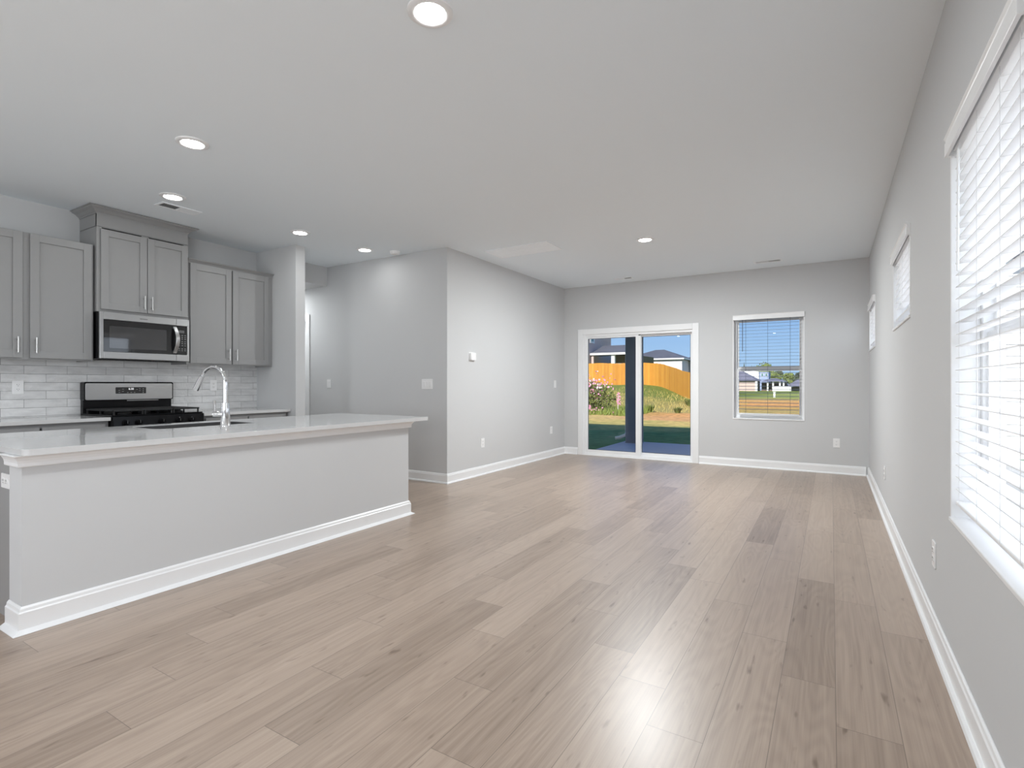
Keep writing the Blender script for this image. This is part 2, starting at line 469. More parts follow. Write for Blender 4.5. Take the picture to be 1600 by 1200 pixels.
W1 = (-1.185, -0.300, 0.665, 2.09)             # back window (x0, x1, z0, z1)
WB = (1.715, 2.665, 0.62, 2.09)                 # big right window (y0, y1, z0, z1)
WS1 = (3.92, 4.90, 1.555, 2.09)                # small high windows
WS2 = (6.86, 7.82, 1.555, 2.09)
WR = (-2.95, -1.05, 0.62, 2.09)                # unseen right-hand window, added behind the camera for its fill lamp
DR = (-3.475, -1.725, 0.0, 1.965)              # sliding door
struct(wall_grid('X', XR, XR + T, YF - T, YB + T, 0, H, [WB, WS1, WS2, WR]).build('wall_right', M_WALL))
struct(wall_grid('Y', YB, YB + T, XL, XR, 0, H, [W1, DR]).build('wall_back', M_WALL))
struct(MB().box(XL - T, XL, YH, YB + T, 0, H).build('wall_left', M_WALL))
HD = (-7.10, -6.30, 0.0, 2.055)                # door opening in the hall wall
struct(wall_grid('Y', YH, YH + T, -7.6, XL - T, 0, H, [HD]).build('wall_hall', M_WALL))
struct(MB().box(XK - T, XK, YF - T, YP, 0, H).build('wall_kitchen', M_WALL))
struct(MB().box(-6.75, -5.21, YP, YP + 0.125, 0, H).build('wall_pantry', M_WALL))
struct(MB().box(-7.74, -7.6, YP, YH + T, 0, H).build('wall_hall_end', M_WALL))
struct(MB().box(-7.6, -6.75, YP, YP + 0.125, 0, H).build('wall_hall_side', M_WALL))
struct(MB().box(-7.6, -6.75, YP, YH + T, -0.12, -0.001).build('floor_hall', M_FLOOR))
struct(MB().box(-7.6, -6.75, YP, YH + T, H, H + 0.15).build('ceiling_hall', M_CEIL))
struct(MB().box(-7.6, -5.87, YP + 0.125, YH, 2.487, H).build('trim_1', M_WALL))     # dropped soffit over the hall
FW1 = (-4.07, -2.97, 0.70, 2.15)  # unseen window, added for the front fill lamp
struct(wall_grid('Y', YF - T, YF, XK, XR, 0, H, [FW1]).build('wall_front', M_WALL))

# baseboards with shoe moulding (profile: offset from wall, height)
BB = [(0, 0), (0.031, 0), (0.031, 0.004), (0.027, 0.016), (0.015, 0.018), (0.015, 0.092), (0.011, 0.098), (0.009, 0.110), (0.004, 0.115), (0, 0.115)]
def baseboard(name, path):
    return struct(MB().sweep(path, BB).build(name, M_TRIM, bevel=0.0015))
# travel direction keeps the room on the right-hand side
baseboard('baseboard_right', [(XR, YB), (XR, YF)])
baseboard('baseboard_back', [(-1.642, YB), (XR - 0.031, YB)])
baseboard('baseboard_left', [(-6.205, YH), (XL, YH), (XL, YB), (-3.558, YB)])
baseboard('baseboard_pantry', [(XK + 0.62, YP), (-5.21, YP), (-5.21, YP + 0.125), (-6.6, YP + 0.125)])
baseboard('baseboard_front', [(XR - 0.031, YF), (XK, YF), (XK, YF + 2.2)])

# backsplash tile: part of the wall finish
def tile_panel(y0, y1, z0, z1):
    me = bpy.data.meshes.new('trim_2')
    mb = MB().box(XK, XK + 0.008, y0, y1, z0, z1)
    me.from_pydata(mb.v, [], mb.f)
    ul = me.uv_layers.new(name='tile')
    for lp in me.loops:
        p = mb.v[lp.vertex_index]; ul.data[lp.index].uv = (p[1] - 1.692 + 30 * 0.3, p[2] - 1.170 + 40 * 0.0735)
    me.materials.append(M_TILE)
    o = bpy.data.objects.new('trim_2', me); COL.objects.link(o)
    return struct(o)
tile_panel(-1.2, YP, 0.80, 1.385)

# ------------------------------------------------------------------ sliding door
def slider():
    t = thing('door_1', None, None, (0, YB, 0), kind='structure')
    x0, x1, z0, z1 = DR
    c = MB()
    cw, ct = 0.088, 0.018
    c.box(x0 - cw + 0.008, x0 + 0.008, -ct, 0, 0, z1 + cw - 0.008)
    c.box(x1 - 0.008, x1 + cw - 0.008, -ct, 0, 0, z1 + cw - 0.008)
    c.box(x0 + 0.008, x1 - 0.008, -ct, 0, z1 - 0.008, z1 + cw - 0.008)
    c.build('casing', M_TRIM, t, bevel=0.004)
    f = MB()
    f.box(x0, x0 + 0.045, 0.004, T - 0.01, 0, z1); f.box(x1 - 0.045 + 0.02, x1, 0.004, T - 0.01, 0, z1)
    f.box(x0 + 0.045, x1 - 0.025, 0.004, T - 0.01, z1 - 0.045, z1); f.box(x0 + 0.045, x1 - 0.025, 0.004, T - 0.01, 0, 0.035)
    f.build('frame', M_VINYL, t, bevel=0.003)
    def panel(name, a, b, y, sw_l, sw_r):
        p = MB()
        zb, zt = 0.035, z1 - 0.045
        p.box(a, a + sw_l, y, y + 0.035, zb, zt); p.box(b - sw_r, b, y, y + 0.035, zb, zt)
        p.box(a + sw_l, b - sw_r, y, y + 0.035, zb, zb + 0.058); p.box(a + sw_l, b - sw_r, y, y + 0.035, zt - 0.03, zt)
        o = p.build(name, M_VINYL, t, bevel=0.003)
        MB().box(a + sw_l - 0.004, b - sw_r + 0.004, y + 0.014, y + 0.020, zb + 0.05, zt - 0.025).build('glass_pane', M_GLASS, o)
        g = MB()
        e = 0.006
        ga, gb, gz0, gz1 = a + sw_l, b - sw_r, zb + 0.058, zt - 0.03
        g.box(ga, ga + e, y + 0.005, y + 0.013, gz0, gz1); g.box(gb - e, gb, y + 0.005, y + 0.013, gz0, gz1)
        g.box(ga + e, gb - e, y + 0.005, y + 0.013, gz1 - e, gz1); g.box(ga + e, gb - e, y + 0.005, y + 0.013, gz0, gz0 + e)
        tag(g.build('glazing_gasket', mat('dark_gasket', (0.06, 0.065, 0.08), 0.6, noise=0.05), o), 'dark glazing gasket')
        return o
    panel('fixed_panel', -2.56, x1 - 0.025, 0.075, 0.045, 0.030)
    s = panel('sliding_panel', x0 + 0.045, -2.512, 0.020, 0.042, 0.082)
    h = MB()
    h.box(x0 + 0.055, x0 + 0.078, 0.012, 0.020, 1.00, 1.26)
    h.tube([(x0 + 0.066, 0.014, 1.05), (x0 + 0.066, -0.02, 1.06), (x0 + 0.066, -0.02, 1.20), (x0 + 0.066, 0.014, 1.21)], 0.007, 8)
    h.build('pull_handle', M_VINYL, s, bevel=0.002)
    MB().box(-2.545, -2.515, 0.008, 0.020, z1 - 0.058, z1 - 0.045).build('latch', M_SLOT, s)
    MB().box(x0, x1, -0.012, T + 0.02, 0.0, 0.012).build('sill', M_VINYL, t, bevel=0.002)
slider()

# ------------------------------------------------------------------ hall door (five panel)
def hall_door():
    t = thing('door_2', None, None, (0, YH, 0), kind='structure')
    x0, x1, z0, z1 = HD
    c = MB(); cw, ct = 0.075, 0.016
    c.box(x0 - cw, x0, -ct, 0, 0, z1 + cw); c.box(x1, x1 + cw, -ct, 0, 0, z1 + cw); c.box(x0, x1, -ct, 0, z1, z1 + cw)
    c.build('casing', M_TRIM, t, bevel=0.004)
    j = MB(); j.box(x0, x0 + 0.018, 0, T, 0, z1); j.box(x1 - 0.018, x1, 0, T, 0, z1); j.box(x0 + 0.018, x1 - 0.018, 0, T, z1 - 0.018, z1)
    j.build('jamb', M_TRIM, t)
    a, b = x0 + 0.02, x1 - 0.02
    d = MB(); y = 0.085
    d.box(a, b, y + 0.012, y + 0.035, 0.008, z1 - 0.02)
    d.box(a, a + 0.11, y, y + 0.0125, 0.008, z1 - 0.02); d.box(b - 0.11, b, y, y + 0.0125, 0.008, z1 - 0.02)
    zz = [0.008, 0.20]; ph = (z1 - 0.02 - 0.20 - 0.11 - 4 * 0.10) / 5
    z = 0.20
    d.box(a + 0.11, b - 0.11, y, y + 0.0125, 0.008, z)
    for k in range(5):
        z += ph
        top = z + 0.10 if k < 4 else z1 - 0.02
        d.box(a + 0.11, b - 0.11, y, y + 0.0125, z, top)
        z = top
    o = d.build('door_leaf', M_TRIM, t, bevel=0.003)
    MB().tube([(a + 0.06, y, 0.95), (a + 0.06, y - 0.05, 0.95)], [0.012, 0.028], 16).build('knob', M_NICKEL, o, smooth=True)
    MB().box(x0 - 0.02, x1 + 0.02, T + 0.3, T + 0.32, -0.001, z1 + 0.1).build('room_beyond', M_WALL, t)
hall_door()

# ------------------------------------------------------------------ windows and blinds
def window(name, W, Hh, depth=T, sash=True):
    """local frame: x across from 0, z up from 0, room side at y = 0, outside at +y."""
    t = thing(name, None, None, kind='structure')
    l = MB(); e = 0.012
    l.box(0, e, -0.004, depth - 0.055, e, Hh - e); l.box(W - e, W, -0.004, depth - 0.055, e, Hh - e)
    l.box(0, W, -0.004, depth - 0.055, Hh - e, Hh)
    l.build('jamb_liner', M_TRIM, t, bevel=0.002)
    MB().box(0, W, -0.010, depth - 0.055, 0, e + 0.004).build('window_sill', M_TRIM, t, bevel=0.003)
    y0, y1 = depth - 0.055, depth + 0.01
    f = MB(); fw = 0.042
    f.box(0, fw, y0, y1, 0, Hh); f.box(W - fw, W, y0, y1, 0, Hh); f.box(fw, W - fw, y0, y1, 0, fw + 0.01); f.box(fw, W - fw, y0, y1, Hh - fw, Hh)
    f.build('window_frame', M_VINYL, t, bevel=0.003)
    s = MB(); sw = 0.024
    ys = y0 + 0.012
    zm = Hh * 0.497 if sash else None
    rects = [(fw, Hh - fw)] if not sash else [(fw + 0.01, zm), (zm, Hh - fw)]
    for k, (za, zb) in enumerate(rects):
        yy = ys + 0.022 * k
        s.box(fw, fw + sw, yy, yy + 0.02, za, zb); s.box(W - fw - sw, W - fw, yy, yy + 0.02, za, zb)
        s.box(fw + sw, W - fw - sw, yy, yy + 0.02, za, za + (sw if k == 0 else 0.03)); s.box(fw + sw, W - fw - sw, yy, yy + 0.02, zb - (0.038 if (sash and k == 0) else sw), zb)
    s.build('sash', M_VINYL, t, bevel=0.002)
    for k, (za, zb) in enumerate(rects):
        yy = ys + 0.022 * k
        MB().box(fw + sw - 0.003, W - fw - sw + 0.003, yy + 0.008, yy + 0.013, za + 0.01, zb - 0.01).build('glass_pane', M_GLASS, t)
    return t
def blind(label, W, Hh, pitch, tilt, slatmat, wand_x=None, cords=3, proj=0.035, wand_len=0.62, cat='blind', cordmat=None, inset=0.016, cord_x=None):
    cordmat = cordmat or M_CORD
    t = thing('window_blind', label, cat, group='faux wood blinds')
    v = MB()
    ov = 0.012
    prof = [(-proj, -0.072), (-proj, -0.020), (-proj + 0.004, -0.014), (-proj + 0.002, -0.008), (-proj - 0.004, 0.0), (-proj + 0.012, 0.0), (-proj + 0.012, -0.072)]
    v.extrude_x(prof, -ov, W + ov)
    v.box(-ov, -ov + 0.011, -proj + 0.012, 0.030, -0.072, 0.0) if False else v.box(-ov, 0.0, -proj + 0.010, -0.005, -0.072, 0.0)
    v.box(W, W + ov, -proj + 0.010, -0.005, -0.072, 0.0)
    v.build('valance', M_VINYL, t, bevel=0.0012)
    MB().box(0.014, W - 0.014, -0.012, 0.040, -0.060, -0.014).build('headrail', M_VINYL, t, bevel=0.002)
    s = MB(); yc = 0.020; hw = 0.025; n = int((Hh - 0.105) / pitch)
    z = -0.085
    for k in range(n):
        zz = z - k * pitch
        a = tilt
        ca_, sa_ = math.cos(a), math.sin(a)
        pts = []
        for (u, w) in ((-hw, -0.0014), (hw, -0.0014), (hw, 0.0014), (-hw, 0.0014)):
            pts.append((yc + u * ca_ - w * sa_, zz + u * sa_ + w * ca_))
        s.extrude_x(pts, inset, W - inset)
    s.build('slats', slatmat, t)
    zb = -Hh + 0.020
    MB().box(inset, W - inset, yc - 0.025, yc + 0.025, zb, zb + 0.014).build('bottom_rail', M_VINYL, t, bevel=0.004)
    xs = cord_x or [W * (0.13 + 0.74 * k / (cords - 1)) for k in range(cords)]
    for x in xs:
        c = MB()
        for yy in (yc - hw - 0.0015, yc + hw + 0.0015):
            c.tube([(x, yy, -0.055), (x, yy, zb + 0.01)], 0.0009, 5)
        for k in range(n):
            zz = z - k * pitch - 0.003
            c.tube([(x, yc - hw - 0.0015, zz - hw * math.sin(tilt)), (x, yc + hw + 0.0015, zz + hw * math.sin(tilt))], 0.0007, 4)
        c.build('ladder_cord', cordmat, t)
    if wand_x is not None:
        w = MB()
        w.tube([(wand_x, -0.008, -0.055), (wand_x, -0.010, -0.09), (wand_x, -0.012, -0.09 - wand_len)], [0.003, 0.0042, 0.0042], 8)
        w.build('tilt_wand', M_VINYL if cordmat is M_CORD else cordmat, t, smooth=True)
    return t
def place(o, loc, rz):
    o.location = loc; o.rotation_euler = (0, 0, rz); return o
R90 = PI / 2
# back wall window: local x = world x
place(window('window_1', W1[1] - W1[0], W1[3] - W1[2]), (W1[0], YB, W1[2]), 0)
place(blind('blind with thin slats darkened as silhouettes, tilted open on the back wall window beside the glass door', W1[1] - W1[0] - 0.028, W1[3] - W1[2] - 0.02, 0.0455, math.radians(4), M_SLAT2, wand_x=0.111, wand_len=0.42, cordmat=M_CORD2, inset=0.056, cord_x=[0.149, 0.426, 0.700]),
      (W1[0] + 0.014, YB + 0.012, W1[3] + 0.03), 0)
# right wall: local x runs towards the camera (world -Y)
for nm, w, lab, wd, tl in (('window_2', WB, 'large white blind on the tall window at the right edge', 0.10, 3),
                       ('window_3', WS1, 'small white blind on the first high window past the tall one', None, 3),
                       ('window_4', WS2, 'small white blind on the high window nearest the back corner', None, 3)):
    place(window(nm, w[1] - w[0], w[3] - w[2], sash=(nm == 'window_2')), (XR, w[1], w[2]), -R90)
    place(blind(lab, w[1] - w[0] - 0.028, w[3] - w[2] - 0.02, 0.0458, math.radians(tl), M_SLAT, wand_x=wd, wand_len=0.45, cord_x=[0.09, 0.37, 0.65, 0.84] if nm == 'window_2' else None), (XR + 0.012, w[1] - 0.014, w[3] + 0.03), -R90)
# unseen windows behind the camera, added for the fill lamps
place(window('window_5', FW1[1] - FW1[0], FW1[3] - FW1[2]), (FW1[1], YF, FW1[2]), PI)
place(window('window_6', WR[1] - WR[0], WR[3] - WR[2]), (XR, WR[1], WR[2]), -R90)

# ------------------------------------------------------------------ recessed lamps and ceiling fittings
def lamp_proto():
    t = thing('recessed_light', '', 'ceiling light', (0, 0, H), group='recessed ceiling lights')
    MB().lathe([(0.098, 0.0), (0.096, -0.006), (0.088, -0.010), (0.072, -0.012), (0.066, -0.0085), (0.066, -0.001)], seg=40, cap0=False, cap1=False).build('trim_ring', M_TRIM, t, smooth=True)
    MB().lathe([(0.066, -0.006), (0.060, -0.0105), (0.045, -0.0135), (0.02, -0.0150), (0.004, -0.0153)], seg=40, cap0=False).build('diffuser', M_LED, t, smooth=True)
    l = bpy.data.lights.new('lamp_light', 'AREA'); l.shape = 'DISK'; l.size = 0.13; l.energy = LAMP_W; l.spread = math.radians(180); l.color = (0.945, 0.985, 1.0)
    o = bpy.data.objects.new('lamp_light', l); COL.objects.link(o); o.parent = t; o.location = (0, 0, -0.0165)
    return t
LP = lamp_proto()
lamps = [(-1.462, 1.737, 'largest round recessed ceiling light, at the top edge of the view above the floor', 21),
         (-3.592, 1.868, 'round recessed ceiling light above the near end of the island', 6),
         (-4.764, 2.317, 'round recessed ceiling light right beside the kitchen air vent', 1.4),
         (-4.75, 3.556, 'round recessed ceiling light in front of the pantry wing wall', 2.0),
         (-4.709, 4.409, 'round recessed ceiling light next to the smoke detector by the hall', 0.5),
         (-1.746, 5.692, 'round recessed ceiling light on its own before the back wall', 75),
         (-6.62, 4.36, 'round recessed ceiling light in the hall behind the pantry wing wall', 9.0),
         (-1.5, -1.9, 'added unseen fill lamp behind the view towards the front windows', 10),  # unseen lamp, added to fill the near part of the room
         (-4.3, -1.6, 'added unseen fill lamp behind the view at the kitchen end', 5)]  # unseen lamp, added as fill for the kitchen
for k, (x, y, lab, watts) in enumerate(lamps):
    o = LP if k == 0 else copy_tree(LP)
    o.location = (x, y, 2.487 if x < -6 else H); o['label'] = lab
    for ch in o.children:
        if ch.type == 'LIGHT':
            ch.data = ch.data.copy(); ch.data.energy = watts

def smoke():
    t = thing('smoke_detector', 'small white round smoke detector on the ceiling by the hall wall', 'smoke detector', (-4.47, 4.66, H))
    MB().lathe([(0.062, 0.0), (0.062, -0.008)], seg=36, cap0=False).build('mounting_base', M_PLATE, t, smooth=True)
    MB().lathe([(0.058, -0.008), (0.058, -0.020), (0.050, -0.034), (0.030, -0.038), (0.002, -0.038)], seg=36, cap0=False).build('cover', M_PLATE, t, smooth=True)
smoke()
def register(label, x, y, L, Wd, rz):
    """two-way ceiling register: half the louvres lean each way."""
    t = thing('ceiling_vent', label, 'air vent', (x, y, H), rz, group='ceiling air vents')
    f = MB(); b = 0.022
    f.box(-L / 2, L / 2, -Wd / 2, -Wd / 2 + b, -0.007, 0); f.box(-L / 2, L / 2, Wd / 2 - b, Wd / 2, -0.007, 0)
    f.box(-L / 2, -L / 2 + b, -Wd / 2 + b, Wd / 2 - b, -0.007, 0); f.box(L / 2 - b, L / 2, -Wd / 2 + b, Wd / 2 - b, -0.007, 0)
    f.box(-0.006, 0.006, -Wd / 2 + b, Wd / 2 - b, -0.007, 0)
    f.build('frame', M_GRILLE, t, bevel=0.002)
    MB().box(-L / 2 + b, L / 2 - b, -Wd / 2 + b, Wd / 2 - b, -0.0012, -0.0004).build('duct_shade_sheet', M_SHADOWGAP, t)
    for sgn in (-1, 1):
        v = MB(); n = 9
        x0 = 0.006 if sgn > 0 else -L / 2 + b
        step = (L / 2 - b - 0.006) / n
        for k in range(n):
            xc = x0 + step * (k + 0.5)
            v.extrude_y([(xc - 0.004 * sgn, -0.0015), (xc + 0.0045 * sgn, -0.0068), (xc + 0.0057 * sgn, -0.0064), (xc - 0.0028 * sgn, -0.0012)], -Wd / 2 + b, Wd / 2 - b)
        v.build('louvres', M_GRILLE, t)
    return t
register('white ceiling air vent above the kitchen beside a recessed light', -5.04, 2.50, 0.34, 0.15, R90)
register('tiny ceiling air vent over the glass sliding door', -2.66, 7.62, 0.28, 0.12, 0)
register('ceiling air vent over the back wall window', -0.70, 7.52, 0.33, 0.15, 0)
def return_grille():
    t = thing('return_air_grille', 'long white return air grille on the ceiling above the thermostat wall', 'air vent', (-3.12, 5.385, H))
    L, Wd, b = 0.84, 0.40, 0.028
    f = MB()
    f.box(-L / 2, L / 2, -Wd / 2, -Wd / 2 + b, -0.010, 0); f.box(-L / 2, L / 2, Wd / 2 - b, Wd / 2, -0.010, 0)
    f.box(-L / 2, -L / 2 + b, -Wd / 2 + b, Wd / 2 - b, -0.010, 0); f.box(L / 2 - b, L / 2, -Wd / 2 + b, Wd / 2 - b, -0.010, 0)
    for k in (1, 2): f.box(-L / 2 + b, L / 2 - b, -Wd / 2 + Wd * k / 3 - 0.006, -Wd / 2 + Wd * k / 3 + 0.006, -0.010, 0)
    f.build('frame', M_GRILLE, t, bevel=0.003)
    v = MB(); n = 26; y0 = -Wd / 2 + b; st = (Wd - 2 * b) / n
    for k in range(n):
        yc = y0 + st * (k + 0.5)
        v.extrude_x([(yc - 0.0071, -0.0040), (yc - 0.0045, -0.0062), (yc + 0.0045, -0.0062), (yc + 0.0071, -0.0040)], -L / 2 + b, L / 2 - b)
    v.build('louvres', M_GRILLE, t)
    MB().box(-L / 2 + b, L / 2 - b, -Wd / 2 + b, Wd / 2 - b, -0.0039, -0.0002).build('filter_backing', M_GRILLE, t)
return_grille()

# ------------------------------------------------------------------ outlets, switches, thermostat
def rounded_rect(w, h, r, n=4):
    pts = []
    for cx, cy, a0 in ((w / 2 - r, h / 2 - r, 0), (-w / 2 + r, h / 2 - r, 90), (-w / 2 + r, -h / 2 + r, 180), (w / 2 - r, -h / 2 + r, 270)):
        for k in range(n + 1):
            a = math.radians(a0 + 90 * k / n); pts.append((cx + r * math.cos(a), cy + r * math.sin(a)))
    return pts
def vprism(mb, pts, y0, y1, cx=0, cz=0):
    n = len(pts)
    mb.add([(cx + x, y0, cz + z) for x, z in pts] + [(cx + x, y1, cz + z) for x, z in pts],
           [tuple(range(n)), tuple(range(2 * n - 1, n - 1, -1))] + [(i, n + i, n + (i + 1) % n, (i + 1) % n) for i in range(n)])
    return mb
def outlet(label, loc, rz, blank=False, horizontal=False):
    t = thing('wall_outlet', label, 'outlet', loc, rz, group='white wall outlets')
    w, h = (0.115, 0.072) if horizontal else (0.076, 0.118)
    vprism(MB(), rounded_rect(w, h, 0.005), -0.006, 0.0).build('cover_plate', M_PLATE, t, bevel=0.0015)
    if blank:
        vprism(MB(), rounded_rect(0.012, 0.012, 0.0055), -0.011, -0.006).build('cable_jack', M_NICKEL, t, smooth=True)
        return t
    for s in (-1, 1):
        cx, cz = (s * 0.020, 0) if horizontal else (0, s * 0.020)
        r = vprism(MB(), rounded_rect(0.033, 0.028, 0.010), -0.0085, -0.0058, cx, cz).build('receptacle', M_PLATE, t)
        q = MB()
        q.box(cx - 0.0075, cx - 0.0055, -0.0092, -0.0084, cz - 0.001, cz + 0.008); q.box(cx + 0.0055, cx + 0.0075, -0.0092, -0.0084, cz, cz + 0.007)
        q.box(cx - 0.002, cx + 0.002, -0.0092, -0.0084, cz - 0.010, cz - 0.006)
        tag(q.build('slots', M_SLOT, r), 'dark plug slots')
    return t
def switch(label, loc, rz, gangs=1):
    t = thing('light_switch', label, 'light switch', loc, rz, group='white light switches')
    w, h = 0.076 + 0.046 * (gangs - 1), 0.118
    vprism(MB(), rounded_rect(w, h, 0.005), -0.006, 0.0).build('cover_plate', M_PLATE, t, bevel=0.0015)
    for k in range(gangs):
        cx = 0.046 * (k - (gangs - 1) / 2)
        m = MB()
        n0 = [(-0.0055, 0.033), (-0.0055, -0.033), (-0.0075, -0.033), (-0.0110, 0.031)]
        m.extrude_x(n0, cx - 0.0165, cx + 0.0165)
        m.build('rocker', M_PLATE, t, bevel=0.001)
    return t
outlet('white outlet low on the back wall under the window side', (0.058, YB, 0.397), 0)
outlet('white outlet low on the right wall below the large blind', (XR, 3.06, 0.378), -R90)
outlet('white outlet low on the right wall near the far corner', (XR, 5.66, 0.374), -R90, blank=False)
outlet('white outlet low on the thermostat wall, nearer the hall corner', (XL, 5.545, 0.405), R90)
outlet('white outlet low on the thermostat wall, nearer the back corner', (XL, 7.47, 0.424), R90)
outlet('white outlet on the tile backsplash left of the range', (XK + 0.008, 1.652, 1.128), R90)
outlet('white outlet on the tile backsplash behind the faucet', (XK + 0.008, 3.316, 1.140), R90)
switch('white rocker switch on the thermostat wall by the back corner', (XL, 7.60, 1.155), R90)
switch('white three gang switch plate on the hall wall by its corner', (-4.10, YH, 1.155), 0, gangs=3)
switch('single white switch on the hall wall beside the hall door', (-5.83, YH, 1.160), 0)
def thermostat():
    t = thing('thermostat', 'small square white thermostat on the wall left of the glass door', 'thermostat', (XL, 5.31, 1.497), R90)
    vprism(MB(), rounded_rect(0.125, 0.105, 0.010), -0.006, 0).build('wall_plate', M_PLATE, t, bevel=0.001)
    vprism(MB(), rounded_rect(0.112, 0.096, 0.014), -0.030, -0.006).build('housing', M_PLATE, t, bevel=0.003)
    vprism(MB(), rounded_rect(0.052, 0.040, 0.004), -0.0312, -0.0298, 0, 0.010).build('screen', emit_mat('thermostat_screen', (0.95, 0.97, 1.0), 0.9), t)
thermostat()

# ------------------------------------------------------------------ kitchen cabinets
# local frame: x along the wall (world +Y), front at -y (world +X), z up
def shaker(name, parent, x0, x1, z0, z1, yf, handle=None, hz=None, rail=0.060, hor=False):
    """door or drawer front with its face at y = yf, 20 mm thick; handle = x of the pull."""
    d = MB(); t = 0.020
    d.box(x0, x0 + rail, yf, yf + t, z0, z1); d.box(x1 - rail, x1, yf, yf + t, z0, z1)
    d.box(x0 + rail, x1 - rail, yf, yf + t, z0, z0 + rail); d.box(x0 + rail, x1 - rail, yf, yf + t, z1 - rail, z1)
    d.box(x0 + rail, x1 - rail, yf + 0.010, yf + t, z0 + rail, z1 - rail)
    o = d.build(name, M_CAB, parent, bevel=0.0012)
    if handle is not None:
        h = MB(); L = 0.128
        if hor:
            h.tube([(handle - L / 2, yf - 0.030, hz), (handle + L / 2, yf - 0.030, hz)], 0.0055, 10)
            for s in (-1, 1): h.tube([(handle + s * 0.042, yf - 0.030, hz), (handle + s * 0.042, yf, hz)], 0.004, 8)
        else:
            h.tube([(handle, yf - 0.030, hz - L / 2), (handle, yf - 0.030, hz + L / 2)], 0.0055, 10)
            for s in (-1, 1): h.tube([(handle, yf - 0.030, hz + s * 0.042), (handle, yf, hz + s * 0.042)], 0.004, 8)
        tag(h.build('handle', M_NICKEL, o, smooth=True), 'brushed nickel bar handle')
    return o
def upper(label, y0, y1, z0, z1, depth, doors, hz):
    t = thing('wall_cabinet', label, 'cabinet', (XK, y0, z0), R90, group='gray upper kitchen cabinets')
    W, Hh = y1 - y0, z1 - z0
    b = MB()
    b.box(0, 0.018, -depth + 0.019, 0, 0, Hh); b.box(W - 0.018, W, -depth + 0.019, 0, 0, Hh)
    b.box(0.018, W - 0.018, -depth + 0.019, 0, 0.012, 0.030); b.box(0.018, W - 0.018, -depth + 0.019, 0, Hh - 0.018, Hh)
    b.box(0.018, W - 0.018, -0.012, 0, 0.030, Hh - 0.018)
    b.build('body', M_CAB, t)
    f = MB(); s = 0.040
    f.box(0, s, -depth, -depth + 0.019, 0, Hh); f.box(W - s, W, -depth, -depth + 0.019, 0, Hh)
    f.box(s, W - s, -depth, -depth + 0.019, 0, s); f.box(s, W - s, -depth, -depth + 0.019, Hh - s, Hh)
    f.box(W / 2 - 0.03, W / 2 + 0.03, -depth, -depth + 0.019, s, Hh - s)
    f.build('face_frame', M_CAB, t, bevel=0.001)
    for (a, bb, za, zb, hx) in doors:
        shaker('door', t, a - y0, bb - y0, za - z0, zb - z0, -depth - 0.0205, hx - y0, hz - z0)
    return t
upper('gray two door wall cabinet at the left edge, left of the microwave', 1.155, 2.078, 1.358, 2.400, 0.310,
      [(1.172, 1.593, 1.370, 2.393, 1.558), (1.640, 2.062, 1.370, 2.393, 1.673)], 1.475)
tm = upper('tall gray two door wall cabinet above the microwave, crown at the ceiling', 2.088, 2.866, 1.806, 2.690, 0.350,
      [(2.115, 2.4855, 1.830, 2.548, 2.456), (2.491, 2.858, 1.830, 2.548, 2.520)], 1.925)
tr = upper('gray two door wall cabinet right of the microwave, beside the pantry wall', 2.872, 3.836, 1.358, 2.412, 0.310,
      [(2.902, 3.336, 1.372, 2.398, 3.303), (3.352, 3.785, 1.372, 2.398, 3.386)], 1.475)
def crown(t, W, depth, z, hgt, out, left=True, right=True, y_wall=0.0):
    # stepped crown profile swept round the front of the cabinet (offset outwards, z)
    prof = [(0, z - 0.004), (0.006, z - 0.004), (0.006, z + hgt * 0.14), (out * 0.20, z + hgt * 0.22), (out * 0.45, z + hgt * 0.52), (out * 0.80, z + hgt * 0.74),
            (out * 0.84, z + hgt * 0.86), (out, z + hgt * 0.90), (out, z + hgt), (0, z + hgt)]
    path = []
    if left: path.append((0, y_wall))
    path += [(0, -depth), (W, -depth)]
    if right: path.append((W, y_wall))
    # travel must keep the outside on the right: going left wall -> front left -> front right is counter-clockwise, outside on the right
    MB().sweep(path, prof).build('crown_molding', M_CAB, t)
crown(tm, 0.778, 0.350, 2.683 - 1.806, 0.056, 0.075)
MB().box(0.0, 0.778, -0.3525, -0.331, 2.562 - 1.806, 2.686 - 1.806).build('frieze', M_CAB, tm)
g = MB(); g.box(-0.003, 0.781, -0.3545, -0.02, 2.566 - 1.806, 2.570 - 1.806); tag(g.build('joint_line', mat('cabinet_seam', (0.16, 0.16, 0.16), 0.5, noise=0.05), tm), 'dark seam under the frieze')
crown(tr, 0.964, 0.310, 2.405 - 1.358, 0.040, 0.045, left=False, right=False)

